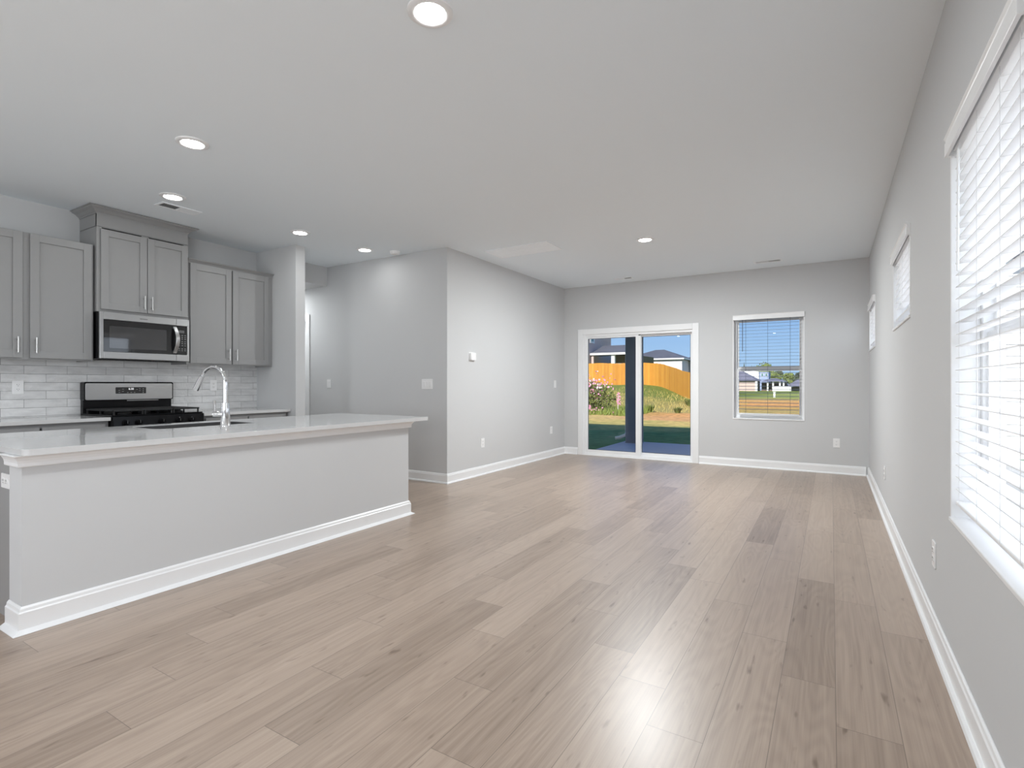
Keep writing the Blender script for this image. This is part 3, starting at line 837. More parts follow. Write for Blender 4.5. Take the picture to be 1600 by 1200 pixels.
def base_cabinet(label, y0, y1, fronts):
    t = thing('base_cabinet', label, 'cabinet', (XK, y0, 0), R90, group='gray base kitchen cabinets')
    W = y1 - y0; d = 0.59; top = 0.838
    b = MB()
    b.box(0, 0.018, -d, 0, 0.0, top); b.box(W - 0.018, W, -d, 0, 0.0, top); b.box(0.018, W - 0.018, -d, 0, 0.10, 0.118); b.box(0.018, W - 0.018, -0.012, 0, 0.118, top)
    b.box(0.018, W - 0.018, -d + 0.06, -d + 0.075, 0.0, 0.10)
    b.build('body', M_CAB, t)
    f = MB(); s = 0.040
    f.box(0, s, -d - 0.019, -d, 0.10, top); f.box(W - s, W, -d - 0.019, -d, 0.10, top); f.box(s, W - s, -d - 0.019, -d, 0.10, 0.14); f.box(s, W - s, -d - 0.019, -d, top - s, top)
    f.box(s, W - s, -d - 0.019, -d, 0.655, 0.685)
    f.build('face_frame', M_CAB, t, bevel=0.001)
    yf = -d - 0.0395
    for (a, bb) in fronts:
        shaker('drawer', t, a - y0, bb - y0, 0.672, 0.812, yf, (a + bb) / 2 - y0, 0.742, rail=0.036, hor=True)
        shaker('door', t, a - y0, bb - y0, 0.118, 0.655, yf, bb - y0 - 0.035, 0.55)
    return t
base_cabinet('gray base cabinet below the counter left of the black range', 1.16, 2.076, [(1.185, 1.610), (1.625, 2.050)])
base_cabinet('gray base cabinet below the counter further left along the wall', 0.24, 1.155, [(0.265, 0.690), (0.705, 1.130)])
base_cabinet('gray base cabinet below the counter right of the black range', 2.868, 3.815, [(2.895, 3.335), (3.350, 3.790)])
def kcounter(label, y0, y1):
    m = MB(); m.box(0.0085, 0.655, y0, y1, 0, 0.030)
    o = m.build('kitchen_countertop', M_QUARTZ, None, bevel=0.003, loc=(XK, 0, 0.8395))
    return tag(o, label, 'countertop', 'white quartz wall counters')
kcounter('white quartz countertop along the tiled wall left of the range', 0.22, 2.079)
kcounter('white quartz countertop along the tiled wall right of the range', 2.865, YP - 0.002)

# ------------------------------------------------------------------ microwave
def microwave():
    t = thing('microwave', 'stainless over the range microwave with black glass door and curved handle', 'microwave', (XK, 2.088, 1.378), R90)
    W, Hh = 0.762, 0.424
    MB().box(0.002, W - 0.002, -0.385, -0.010, 0.004, Hh).build('case', M_BLACK, t, bevel=0.003)
    # stainless door face with its dark window, split at the control side
    xs = 0.640
    f = MB(); yf = -0.412
    z0, z1 = 0.006, Hh - 0.002; wz0, wz1 = 0.068, 0.357
    f.box(0, 0.030, yf, -0.386, z0, z1); f.box(0.030, xs, yf, -0.386, z0, wz0); f.box(0.030, xs, yf, -0.386, wz1, z1)
    o = f.build('door', M_STEEL, t, bevel=0.003)
    MB().box(0.0305, xs, yf + 0.003, -0.3865, wz0 + 0.0005, wz1 - 0.0005).build('window', M_BGLASS, o)
    w = MB(); w.box(0.075, xs - 0.09, yf + 0.0018, yf + 0.0029, wz0 + 0.035, wz1 - 0.055)
    tag(w.build('viewing_screen', M_DARKWIN, o), 'dark see-through screen')
    f2 = MB(); f2.box(xs + 0.0015, W, yf, -0.386, z0, wz0); f2.box(xs + 0.0015, W, yf, -0.386, wz1, z1); f2.box(W - 0.020, W, yf, -0.386, wz0, wz1)
    cp = f2.build('control_surround', M_STEEL, t, bevel=0.002)
    MB().box(xs + 0.0015, W - 0.0205, yf + 0.003, -0.3865, wz0 + 0.0005, wz1 - 0.0005).build('control_panel', M_BGLASS, cp)
    MB().box(xs + 0.025, xs + 0.075, yf + 0.0018, yf + 0.0028, 0.285, 0.312).build('display', mat('lcd_gray', (0.12, 0.12, 0.12), 0.3, noise=0.05), cp)
    k = MB()
    for r, z in enumerate((0.258, 0.240, 0.222, 0.198, 0.178, 0.158, 0.125, 0.108)):
        for c in range(3): MB().box(xs + 0.020 + c * 0.028, xs + 0.033 + c * 0.028, yf + 0.0018, yf + 0.0028, z, z + (0.005 if r % 2 else 0.007)).build('button', M_MARK, cp)
    h = MB()
    n = 14; pts = []; 
    for i in range(n + 1):
        u = i / n
        pts.append((xs - 0.022, yf - 0.010 - 0.042 * math.sin(PI * u) , wz0 + 0.012 + (wz1 - wz0 - 0.024) * u))
    hw = 0.017
    vs_, fs = [], []
    for (x, y, z) in pts:
        bow = 0.014 * math.sin(PI * (z - wz0) / (wz1 - wz0))
        vs_ += [(x - hw + bow, y, z), (x + hw + bow, y, z), (x + hw + bow, y + 0.010, z), (x - hw + bow, y + 0.010, z)]
    for i in range(n):
        for q in range(4): fs.append((i * 4 + q, i * 4 + (q + 1) % 4, i * 4 + 4 + (q + 1) % 4, i * 4 + 4 + q))
    fs += [(0, 1, 2, 3), tuple(n * 4 + q for q in (3, 2, 1, 0))]
    h.add(vs_, fs)
    for z in (wz0 + 0.024, wz1 - 0.024): h.box(xs - 0.034, xs - 0.010, yf - 0.016, yf + 0.004, z - 0.010, z + 0.010)
    h.build('handle', M_STEEL, o, bevel=0.003, smooth=True)
    lg = MB()
    x = 0.318
    for wd in (0.008, 0.004, 0.009, 0.006, 0.008, 0.004, 0.008, 0.006, 0.007, 0.005):
        lg.box(x, x + wd * 0.72, yf - 0.0006, yf + 0.0004, 0.384, 0.392); x += wd
    tag(lg.build('brand_mark', M_DMARK, o), 'small dark maker mark')
    v = MB()
    for i in range(14): v.box(0.05 + i * 0.047, 0.085 + i * 0.047, -0.32, -0.10, 0.0, 0.0045)
    v.build('grease_filter', M_SLOT, t)
microwave()

# ------------------------------------------------------------------ gas range
def gas_range():
    t = thing('gas_range', 'black and stainless freestanding gas range against the tiled wall', 'stove', (XK + 0.012, 2.083, 0), R90)
    W = 0.770; d = 0.640; ct = 0.885
    MB().box(0.004, W - 0.004, -d + 0.02, -0.02, 0.03, ct - 0.012).build('body', M_BLACK, t, bevel=0.003)
    for x in (0.05, W - 0.05):
        for y in (-0.08, -d + 0.08): MB().tube([(x, y, 0), (x, y, 0.031)], 0.016, 10).build('foot', M_BLACK, t)
    MB().box(0.002, W - 0.002, -d - 0.006, -0.035, ct - 0.012, ct).build('cooktop', M_BLACK, t, bevel=0.004)
    # upright with stainless control fascia
    MB().box(0.006, W - 0.006, -0.055, 0.0, ct - 0.02, 1.012).build('backguard_base', M_BLACK, t, bevel=0.003)
    g = MB(); vprism(g, rounded_rect(W - 0.004, 0.176, 0.016), -0.085, -0.002, W / 2, 1.088); bgd = g.build('backguard', M_BLACK, t, bevel=0.003)
    g = MB(); vprism(g, rounded_rect(W - 0.026, 0.156, 0.012), -0.089, -0.084, W / 2, 1.085); g.build('control_fascia', M_STEEL, bgd, bevel=0.001)
    g = MB(); vprism(g, rounded_rect(0.262, 0.062, 0.006), -0.0905, -0.0888, W / 2 - 0.004, 1.094); g.build('control_panel', M_BGLASS, bgd)
    k = MB()
    for cx, cz in ((-0.10, 0.0), (-0.07, 0.012), (-0.07, -0.010), (-0.10, -0.018), (-0.03, -0.020), (0.0, -0.020), (0.03, -0.02), (0.075, 0.015), (0.105, 0.015), (0.075, -0.003), (0.105, -0.003), (0.105, -0.020), (0.05, 0.008)):
        MB().box(W / 2 - 0.004 + cx - 0.006, W / 2 - 0.004 + cx + 0.006, -0.0912, -0.0904, 1.094 + cz - 0.002, 1.094 + cz + 0.002).build('button', M_MARK, bgd)
    cu = bpy.data.curves.new('clock', 'FONT'); cu.body = '6:30'; cu.size = 0.026; cu.align_x = 'CENTER'; cu.align_y = 'CENTER'; cu.extrude = 0.0003
    tmp = bpy.data.objects.new('clock_tmp', cu); COL.objects.link(tmp)
    dg = bpy.context.evaluated_depsgraph_get()
    me = bpy.data.meshes.new_from_object(tmp.evaluated_get(dg)); me.name = 'clock_digits'
    bpy.data.objects.remove(tmp)
    me.transform(Matrix.Translation((W / 2 - 0.004, -0.0912, 1.108)) @ Matrix.Rotation(PI / 2, 4, 'X'))
    me.materials.clear(); me.materials.append(M_DIGIT)
    o = bpy.data.objects.new('clock_digits', me); COL.objects.link(o); o.parent = bgd
    tag(o, 'lit white clock digits')
    MB().box(0.36, 0.64, -0.0575, -0.054, 0.992, 1.000).build('vent_slot', M_STEEL, t)
    # burners and continuous grates
    for i, (bx, by) in enumerate(((0.165, -0.20), (0.165, -0.48), (W - 0.165, -0.20), (W - 0.165, -0.48), (W / 2, -0.34))):
        b = MB(); b.lathe([(0.052, 0.0), (0.052, 0.008), (0.040, 0.016), (0.036, 0.018), (0.036, 0.024), (0.004, 0.026)], (bx, by, ct), 24)
        b.build('burner', M_IRON, t, smooth=True)
    for s in range(3):
        x0 = 0.022 + s * 0.2435; x1 = x0 + 0.238
        gt = MB(); zt = 0.928; bar = 0.008
        for x in (x0 + bar, x1 - bar): gt.box(x - bar, x + bar, -d + 0.02, -0.075, zt - 0.014, zt)
        for y in (-d + 0.026, -0.081): gt.box(x0, x1, y - bar, y + bar, zt - 0.014, zt)
        for k in range(1, 7): gt.box(x0 + k * 0.034 - 0.006, x0 + k * 0.034 + 0.006, -d + 0.02, -0.075, zt - 0.012, zt)
        for k in range(1, 12):
            y = -0.078 - k * (d - 0.10) / 12; gt.box(x0, x1, y - 0.0045, y + 0.0045, zt - 0.012, zt)
        for x in (x0 + bar, x1 - bar):
            for y in (-d + 0.03, -d / 2 - 0.03, -0.085): gt.box(x - 0.006, x + 0.006, y - 0.006, y + 0.006, ct - 0.0005, zt - 0.010)
        gt.build('burner_grate', M_IRON, t, bevel=0.0015)
    # front: knob panel, oven door, drawer
    p = MB(); p.extrude_x([(-d + 0.0195, 0.755), (-d - 0.034, 0.762), (-d - 0.020, ct - 0.0125), (-d + 0.0195, ct - 0.0125)], 0.003, W - 0.003)
    kp = p.build('knob_panel', M_BLACK, t, bevel=0.003)
    for x in (0.095, 0.195, 0.385, 0.530, 0.645):
        q = MB(); q.tube([(x, -d - 0.026, 0.818), (x, -d - 0.034, 0.8175), (x, -d - 0.036, 0.8172), (x, -d - 0.062, 0.8155)], [0.026, 0.026, 0.021, 0.018], 20)
        q.box(x - 0.004, x + 0.004, -d - 0.068, -d - 0.05, 0.797, 0.835)
        kn = q.build('knob', M_BLACK, kp, smooth=True)
        MB().box(x - 0.0012, x + 0.0012, -d - 0.0688, -d - 0.0675, 0.812, 0.834).build('pointer', M_NICKEL, kn)
    o = MB().box(0.004, W - 0.004, -d - 0.030, -d + 0.0195, 0.235, 0.748).build('oven_door', M_STEEL, t, bevel=0.005)
    MB().box(0.11, W - 0.11, -d - 0.0325, -d - 0.0298, 0.34, 0.62).build('oven_window', M_BGLASS, o)
    h = MB(); h.tube([(0.05, -d - 0.080, 0.700), (W - 0.05, -d - 0.080, 0.700)], 0.011, 14)
    for x in (0.08, W - 0.08): h.tube([(x, -d - 0.080, 0.700), (x, -d - 0.028, 0.700)], 0.008, 10)
    h.build('oven_handle', M_STEEL, o, smooth=True)
    MB().box(0.004, W - 0.004, -d - 0.026, -d + 0.0195, 0.055, 0.228).build('storage_drawer', M_STEEL, t, bevel=0.005)
gas_range()

# ------------------------------------------------------------------ island
IX0, IX1, IY0, IY1 = -3.215, -3.375, 0.908, 3.522          # knee wall
def island():
    t = thing('kitchen_island', 'long gray kitchen island with white crown trim and white baseboard', 'kitchen island', (0, 0, 0))
    MB().box(IX1, IX0, IY0, IY1, 0.0, 0.826).build('knee_wall', M_WALL, t)
    path = [(IX1 - 0.0, IY0), (IX0, IY0), (IX0, IY1), (IX1 - 0.0, IY1)]
    BBI = [(0, 0), (0.052, 0), (0.052, 0.003), (0.030, 0.012), (0.018, 0.018), (0.018, 0.100), (0.013, 0.108), (0.011, 0.120), (0.004, 0.130), (0, 0.130)]
    BBI = [(0, 0), (0.042, 0), (0.042, 0.003), (0.030, 0.010), (0.017, 0.018), (0.017, 0.094), (0.012, 0.100), (0.010, 0.112), (0.003, 0.121), (0, 0.121)]
    MB().sweep(path, BBI).build('baseboard', M_TRIM, t, bevel=0.001)
    CR = [(0, 0.770), (0.018, 0.770), (0.020, 0.774), (0.020, 0.788), (0.023, 0.800), (0.031, 0.814), (0.040, 0.822), (0.040, 0.8262), (0, 0.8262)]
    MB().sweep(path, CR).build('crown_trim', M_TRIM, t)
    d0, d1 = -4.235, IX1 - 0.001
    b = MB()
    b.box(d0, d1, IY0 + 0.022, IY0 + 0.040, 0.0, 0.826); b.box(d0, d1, IY1 - 0.040, IY1 - 0.022, 0.0, 0.826)
    b.box(d0 + 0.055, d1, IY0 + 0.040, IY1 - 0.040, 0.10, 0.118); b.box(d0 + 0.06, d0 + 0.075, IY0 + 0.04, IY1 - 0.04, 0.0, 0.10)
    b.build('cabinet_body', M_CAB, t)
    f = MB(); n = 4; y0 = IY0 + 0.022; w = (IY1 - IY0 - 0.044) / n
    for k in range(n + 1):
        y = y0 + k * w; f.box(d0 - 0.019, d0, max(y - 0.02, y0), min(y + 0.02, IY1 - 0.022), 0.10, 0.826)
    for k in range(n): f.box(d0 - 0.019, d0, y0 + k * w + 0.02, y0 + (k + 1) * w - 0.02, 0.786, 0.826); f.box(d0 - 0.019, d0, y0 + k * w + 0.02, y0 + (k + 1) * w - 0.02, 0.10, 0.14)
    f.build('face_frame', M_CAB, t)
    for k in range(n):
        a, bb = y0 + k * w + 0.012, y0 + (k + 1) * w - 0.012
        d = MB(); r = 0.06; xf = d0 - 0.0395
        d.box(xf, xf + 0.02, a, a + r, 0.115, 0.810); d.box(xf, xf + 0.02, bb - r, bb, 0.115, 0.810); d.box(xf, xf + 0.02, a + r, bb - r, 0.115, 0.175); d.box(xf, xf + 0.02, a + r, bb - r, 0.75, 0.81); d.box(xf + 0.01, xf + 0.02, a + r, bb - r, 0.175, 0.75)
        dd = d.build('door', M_CAB, t, bevel=0.001)
        hh = MB(); hh.tube([(xf - 0.03, bb - 0.035, 0.60), (xf - 0.03, bb - 0.035, 0.73)], 0.0055, 10)
        for z in (0.62, 0.71): hh.tube([(xf - 0.03, bb - 0.035, z), (xf, bb - 0.035, z)], 0.004, 8)
        hh.build('handle', M_NICKEL, dd, smooth=True)
island()
SK = (-4.205, -3.80, 1.755, 2.47)                          # sink cut-out
def island_top():
    x0, x1, y0, y1 = -4.305, -3.128, 0.890, 3.705
    r = 0.030
    def loop(x0, x1, y0, y1, r, n=6):
        return [(x + (x0 + x1) / 2, y + (y0 + y1) / 2) for x, y in rounded_rect(x1 - x0, y1 - y0, r, n)]
    bm = bmesh.new()
    es = []
    for lp in (loop(x0, x1, y0, y1, r), loop(SK[0], SK[1], SK[2], SK[3], 0.07)):
        vs_ = [bm.verts.new((x, y, 0)) for x, y in lp]
        es += [bm.edges.new((vs_[i], vs_[(i + 1) % len(vs_)])) for i in range(len(vs_))]
    bmesh.ops.triangle_fill(bm, use_beauty=True, use_dissolve=False, edges=es)
    geo = bmesh.ops.extrude_face_region(bm, geom=bm.faces[:])
    bmesh.ops.translate(bm, vec=(0, 0, 0.030), verts=[g for g in geo['geom'] if isinstance(g, bmesh.types.BMVert)])
    bmesh.ops.recalc_face_normals(bm, faces=bm.faces)
    me = bpy.data.meshes.new('island_countertop'); bm.to_mesh(me); bm.free()
    me.materials.append(M_QUARTZ)
    o = bpy.data.objects.new('island_countertop', me); COL.objects.link(o)
    o.location = (0, 0, 0.827)
    bv = o.modifiers.new('bevel', 'BEVEL'); bv.width = 0.003; bv.segments = 2; bv.limit_method = 'ANGLE'; bv.angle_limit = math.radians(50)
    tag(o, 'glossy white quartz island countertop with rounded corners and sink cutout', 'countertop')
island_top()
def sink():
    t = thing('kitchen_sink', 'undermount steel sink set into the island countertop under the faucet', 'sink', (0, 0, 0.8265))
    a, b, c, d = SK; e = 0.006; dp = 0.20; a += 0.0085; b -= 0.0085; c += 0.0085; d -= 0.0085; up = 0.0255
    m = MB()
    inner, outer = rounded_rect(b - a, d - c, 0.062, 6), rounded_rect(b - a + 2 * e, d - c + 2 * e, 0.068, 6)
    cx, cy, n = (a + b) / 2, (c + d) / 2, len(inner)
    rings = [(outer, up - 0.004), (inner, up), (inner, -dp), (outer, -dp - 0.003)]
    m.add([(x + cx, y + cy, z) for pts, z in rings for x, y in pts],
          [(r * n + k, r * n + (k + 1) % n, ((r + 1) % 4) * n + (k + 1) % n, ((r + 1) % 4) * n + k) for r in range(4) for k in range(n)] + [tuple(2 * n + k for k in range(n))])
    m.build('basin', M_SINK, t)
    MB().lathe([(0.045, -dp), (0.043, -dp + 0.004), (0.02, -dp + 0.002)], ((a + b) / 2, (c + d) / 2, 0), 24).build('drain', M_CHROME, t, smooth=True)
sink()
def faucet():
    fx, fy, fz = -3.695, 2.147, 0.857
    t = thing('kitchen_faucet', 'tall chrome gooseneck pull down faucet on the island countertop', 'faucet', (fx, fy, fz))
    MB().lathe([(0.0345, 0.0), (0.0345, 0.004), (0.033, 0.006), (0.0260, 0.155), (0.0258, 0.164), (0.019, 0.167)], seg=32).build('body', M_CHROME, t, smooth=True)
    # neck: straight riser, then an arch towards the sink
    pts = [(0, 0, 0.160), (0, 0, 0.25), (0, 0, 0.312)]; R = 0.120
    ux, uy = -0.985, -0.17
    for k in range(1, 13):
        a = math.radians(k * 155 / 12)
        q = R * (1 - math.cos(a)); pts.append((ux * q, uy * q, 0.312 + R * 0.92 * math.sin(a)))
    MB().tube(pts, [0.0165] * 3 + [0.0165 - 0.0045 * min(1, k / 3) for k in range(1, 13)], 16).build('spout', M_CHROME, t, smooth=True)
    p1 = Vector(pts[-1]); dv = (Vector(pts[-1]) - Vector(pts[-2])).normalized()
    p2 = p1 + dv * 0.012; p3 = p1 + dv * 0.118
    MB().tube([p1 - dv * 0.002, p1 + dv * 0.003, p2, p3], [0.0130, 0.0175, 0.0170, 0.0225], 18).build('spray_head', M_CHROME, t, smooth=True)
    hx, hy = -0.55, -0.83
    MB().tube([(hx * 0.018, hy * 0.018, 0.085), (hx * 0.074, hy * 0.074, 0.085), (hx * 0.080, hy * 0.080, 0.085)], [0.0190, 0.0190, 0.0155], 18).build('handle_hub', M_CHROME, t, smooth=True)
    MB().tube([(hx * 0.068, hy * 0.068, 0.095), (hx * 0.068, hy * 0.068, 0.135), (hx * 0.069, hy * 0.069, 0.182)], [0.0055, 0.006, 0.0085], 12).build('lever', M_CHROME, t, smooth=True)
faucet()
outlet('white outlet on the dark end panel of the island', (-3.495, IY0 + 0.022, 0.676), 0, horizontal=True)

# ------------------------------------------------------------------ house exterior: patio, porch, roof
G0 = -0.15
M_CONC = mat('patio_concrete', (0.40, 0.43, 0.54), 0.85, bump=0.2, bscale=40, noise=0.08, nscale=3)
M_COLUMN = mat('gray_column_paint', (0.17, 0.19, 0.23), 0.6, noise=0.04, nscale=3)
M_SHINGLE = mat('roof_shingle', (0.060, 0.062, 0.075), 0.9, bump=0.4, bscale=20, noise=0.3, nscale=2.5)
M_SOFFIT = mat('porch_soffit', (0.42, 0.43, 0.45), 0.8, noise=0.03)
M_DOWN = mat('downspout_paint', (0.62, 0.62, 0.62), 0.45, noise=0.03)
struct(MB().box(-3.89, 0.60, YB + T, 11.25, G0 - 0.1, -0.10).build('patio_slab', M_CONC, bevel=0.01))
struct(MB().box(0.75, 14.0, -2.0, 12.0, G0 - 0.1, G0 + 0.02).build('added_pale_slab', mat('pale_concrete', (0.46, 0.46, 0.45), 0.9, bump=0.2, bscale=40, noise=0.05, nscale=2)))  # added pale slab, brightens the right-hand blinds from below
def porch_column(label, x0, spout):
    t = thing('porch_column', label, 'column', (x0, 10.88, -0.10), group='porch columns')
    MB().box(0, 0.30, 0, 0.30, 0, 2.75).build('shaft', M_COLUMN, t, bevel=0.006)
    MB().box(-0.004, 0.304, -0.004, 0.304, 0, 0.02).build('base_plate', M_COLUMN, t)
    if spout:
        d = MB(); x, y = -0.034, 0.20
        d.tube([(x, y, 2.70), (x, y, 0.22), (x - 0.02, y - 0.02, 0.15), (x - 0.16, y - 0.05, 0.085), (x - 0.24, y - 0.06, 0.07)], 0.036, 10)
        d.build('downspout', M_DOWN, t, smooth=True)
    return t
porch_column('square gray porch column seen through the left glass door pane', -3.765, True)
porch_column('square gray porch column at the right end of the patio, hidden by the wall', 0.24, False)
struct(MB().box(-4.30, 0.78, YB + T, 11.42, 2.65, 2.80).build('porch_roof', M_SOFFIT))
M_OWNSIDE = mat('house_siding', (0.45, 0.46, 0.48), 0.8, noise=0.04)
struct(MB().box(-8.3, XR + T, -4.0, YB + T + 0.02, H + 0.155, 5.75).build('wall_upper_storey', M_OWNSIDE))
r = MB()
ex0, ex1, ey0, ey1, ze, zr = -8.7, 0.95, -4.4, 8.50, 5.76, 8.4
r.add([(ex0, ey0, ze), (ex1, ey0, ze), (ex1, ey1, ze), (ex0, ey1, ze), (-5.0, 2.0, zr), (-2.8, 2.0, zr), (ex0, ey0, ze + 0.15), (ex1, ey0, ze + 0.15), (ex1, ey1, ze + 0.15), (ex0, ey1, ze + 0.15)],
      [(0, 3, 2, 1), (6, 7, 5, 4), (7, 8, 5), (8, 9, 4, 5), (9, 6, 4), (0, 1, 7, 6), (1, 2, 8, 7), (2, 3, 9, 8), (3, 0, 6, 9)])
struct(r.build('roof', M_SHINGLE))

# ------------------------------------------------------------------ the yard
def sstep(a, b, x):
    t = min(1, max(0, (x - a) / (b - a))); return t * t * (3 - 2 * t)
def gz(x, y):
    hmax = 1.25 * (1 - sstep(-13.5, -5.6, x))
    z = G0 + sstep(20.5, 43.5, y) * hmax * (1 - sstep(46, 60, y) * sstep(-19, -14.5, x)) * (1 - sstep(95, 125, y))
    z += 0.55 * sstep(44, 60, y) * (1 - sstep(-19, -14.5, x)) * (1 - sstep(95, 125, y))
    z -= 0.45 * sstep(60, 125, y)
    if y > 19: z += 0.03 * math.sin(x * 1.9 + y * 0.8) * math.sin(y * 1.3 - x * 0.6)
    return z
def ground_mat():
    m = bpy.data.materials.new('yard_ground'); m.use_nodes = True
    n, l = m.node_tree.nodes, m.node_tree.links
    b = n['Principled BSDF']; b.inputs['Roughness'].default_value = 0.95; b.inputs['Specular IOR Level'].default_value = 0.1
    tc = n.new('ShaderNodeTexCoord'); sp = n.new('ShaderNodeSeparateXYZ'); l.new(tc.outputs['Object'], sp.inputs[0])
    n1 = n.new('ShaderNodeTexNoise'); n1.inputs['Scale'].default_value = 0.45; n1.inputs['Detail'].default_value = 5; l.new(tc.outputs['Object'], n1.inputs['Vector'])
    n2 = n.new('ShaderNodeTexNoise'); n2.inputs['Scale'].default_value = 5.0; n2.inputs['Detail'].default_value = 6; l.new(tc.outputs['Object'], n2.inputs['Vector'])
    def ma(op, a, bb):
        q = n.new('ShaderNodeMath'); q.operation = op
        for i, v in enumerate((a, bb)):
            if isinstance(v, (int, float)): q.inputs[i].default_value = v
            else: l.new(v, q.inputs[i])
        return q.outputs[0]
    yy = ma('ADD', sp.outputs['Y'], ma('MULTIPLY', ma('SUBTRACT', n1.outputs[0], 0.5), 7.0))
    fac = ma('DIVIDE', yy, 120.0)
    def ramp(stops):
        r_ = n.new('ShaderNodeValToRGB'); e = r_.color_ramp.elements
        e[0].position = stops[0][0] / 120; e[0].color = stops[0][1] + (1,)
        e[1].position = stops[-1][0] / 120; e[1].color = stops[-1][1] + (1,)
        for p, c in stops[1:-1]: k = e.new(p / 120); k.color = c + (1,)
        l.new(fac, r_.inputs[0]); return r_.outputs[0]
    lawn, dry, soil, hill, straw, clay, green = (0.085, 0.20, 0.075), (0.55, 0.42, 0.15), (0.60, 0.34, 0.16), (0.17, 0.21, 0.045), (0.42, 0.33, 0.13), (0.66, 0.33, 0.12), (0.28, 0.32, 0.09)
    A = ramp([(14, lawn), (16.6, (0.20, 0.25, 0.08)), (18.0, dry), (19.8, (0.56, 0.40, 0.18)), (21.0, soil), (22.2, (0.40, 0.32, 0.12)), (26, (0.30, 0.27, 0.09)), (31, (0.33, 0.28, 0.10)), (36, hill), (44, (0.18, 0.22, 0.05)), (70, hill)])
    B = ramp([(14, lawn), (17.5, dry), (19.5, soil), (23, clay), (26, straw), (31, (0.50, 0.32, 0.10)), (36, clay), (46, (0.62, 0.36, 0.13)), (54, green), (90, (0.30, 0.33, 0.10)), (118, hill)])
    mr = n.new('ShaderNodeMapRange'); mr.inputs[1].default_value = -8.0; mr.inputs[2].default_value = -5.4; l.new(ma('ADD', sp.outputs['X'], ma('MULTIPLY', n1.outputs[0], 0.8)), mr.inputs[0])
    mx = n.new('ShaderNodeMix'); mx.data_type = 'RGBA'; l.new(mr.outputs[0], mx.inputs[0]); l.new(A, mx.inputs[6]); l.new(B, mx.inputs[7])
    m2 = n.new('ShaderNodeMix'); m2.data_type = 'RGBA'; m2.blend_type = 'MULTIPLY'; m2.inputs[0].default_value = 0.75
    rp = n.new('ShaderNodeValToRGB'); rp.color_ramp.elements[0].position = 0.3; rp.color_ramp.elements[0].color = (0.45, 0.5, 0.45, 1); rp.color_ramp.elements[1].position = 0.68; rp.color_ramp.elements[1].color = (1.25, 1.2, 1.15, 1)
    l.new(n2.outputs[0], rp.inputs[0]); l.new(mx.outputs[2], m2.inputs[6]); l.new(rp.outputs[0], m2.inputs[7])
    l.new(m2.outputs[2], b.inputs['Base Color'])
    bp = n.new('ShaderNodeBump'); bp.inputs['Strength'].default_value = 0.5; bp.inputs['Distance'].default_value = 0.06; l.new(n2.outputs[0], bp.inputs['Height']); l.new(bp.outputs[0], b.inputs['Normal'])
    return m
xs = [-90, -60, -45, -36] + [-30 + 0.5 * k for k in range(61)] + [3, 8, 20, 50, 90]
ys = [-40, -20, -5, YB + 0.3] + [10 + 0.5 * k for k in range(81)] + [52, 54, 57, 60, 65, 70, 80, 95, 110, 130, 160, 200, 260, 330]
gv = [(x, y, gz(x, y)) for y in ys for x in xs]; nx = len(xs)
gf = [(j * nx + i, j * nx + i + 1, (j + 1) * nx + i + 1, (j + 1) * nx + i) for j in range(len(ys) - 1) for i in range(nx - 1)]
gm = MB(); gm.add(gv, gf)
struct(gm.build('yard_ground', ground_mat(), smooth=True))

# tall wild grass on the bank: nobody could count the blades
def blades(name, label, m, spots, kind='stuff'):
    mb = MB()
    for (x, y, hgt, lean) in spots:
        a = rng.uniform(0, 2 * PI); w = 0.010 + 0.006 * rng.random(); dx, dy = math.cos(a), math.sin(a)
        z = gz(x, y) - 0.02
        lx, ly = lean * math.cos(a * 3.1), lean * math.sin(a * 3.1)
        mb.add([(x - dx * w, y - dy * w, z), (x + dx * w, y + dy * w, z), (x + lx * 0.4 + dx * w * 0.7, y + ly * 0.4 + dy * w * 0.7, z + hgt * 0.6), (x + lx * 0.4 - dx * w * 0.7, y + ly * 0.4 - dy * w * 0.7, z + hgt * 0.6), (x + lx, y + ly, z + hgt)],
               [(0, 1, 2, 3), (3, 2, 4)])
    return tag(mb.build(name, m), label, 'grass', kind=kind)
M_STRAW = mat('straw_grass', (0.50, 0.40, 0.13), 0.8, noise=0.25, nscale=1.5)
M_GREENB = mat('green_grass', (0.24, 0.30, 0.06), 0.8, noise=0.3, nscale=1.5)
sp = []
for _ in range(5200):
    x = rng.uniform(-12.5, -7.0); y = rng.uniform(20.6, 24.0)
    sp.append((x, y, rng.uniform(0.10, 0.42), rng.uniform(0.02, 0.14)))
blades('wild_grass', 'tall green and straw coloured wild grass in front of the pink flower bush', M_GREENB, sp)
sp = []
for _ in range(4600):
    x = rng.uniform(-13, -4.5); y = rng.uniform(24.1, 38)
    if rng.random() < 0.6 and y < 43 + (x + 11) * 1.75 - 3.5 if x > -11.5 else y < 38: sp.append((x, y, rng.uniform(0.06, 0.22), rng.uniform(0.02, 0.12)))
blades('dry_grass', 'dry straw coloured grass scattered over the sunny bank below the fence', M_STRAW, sp)

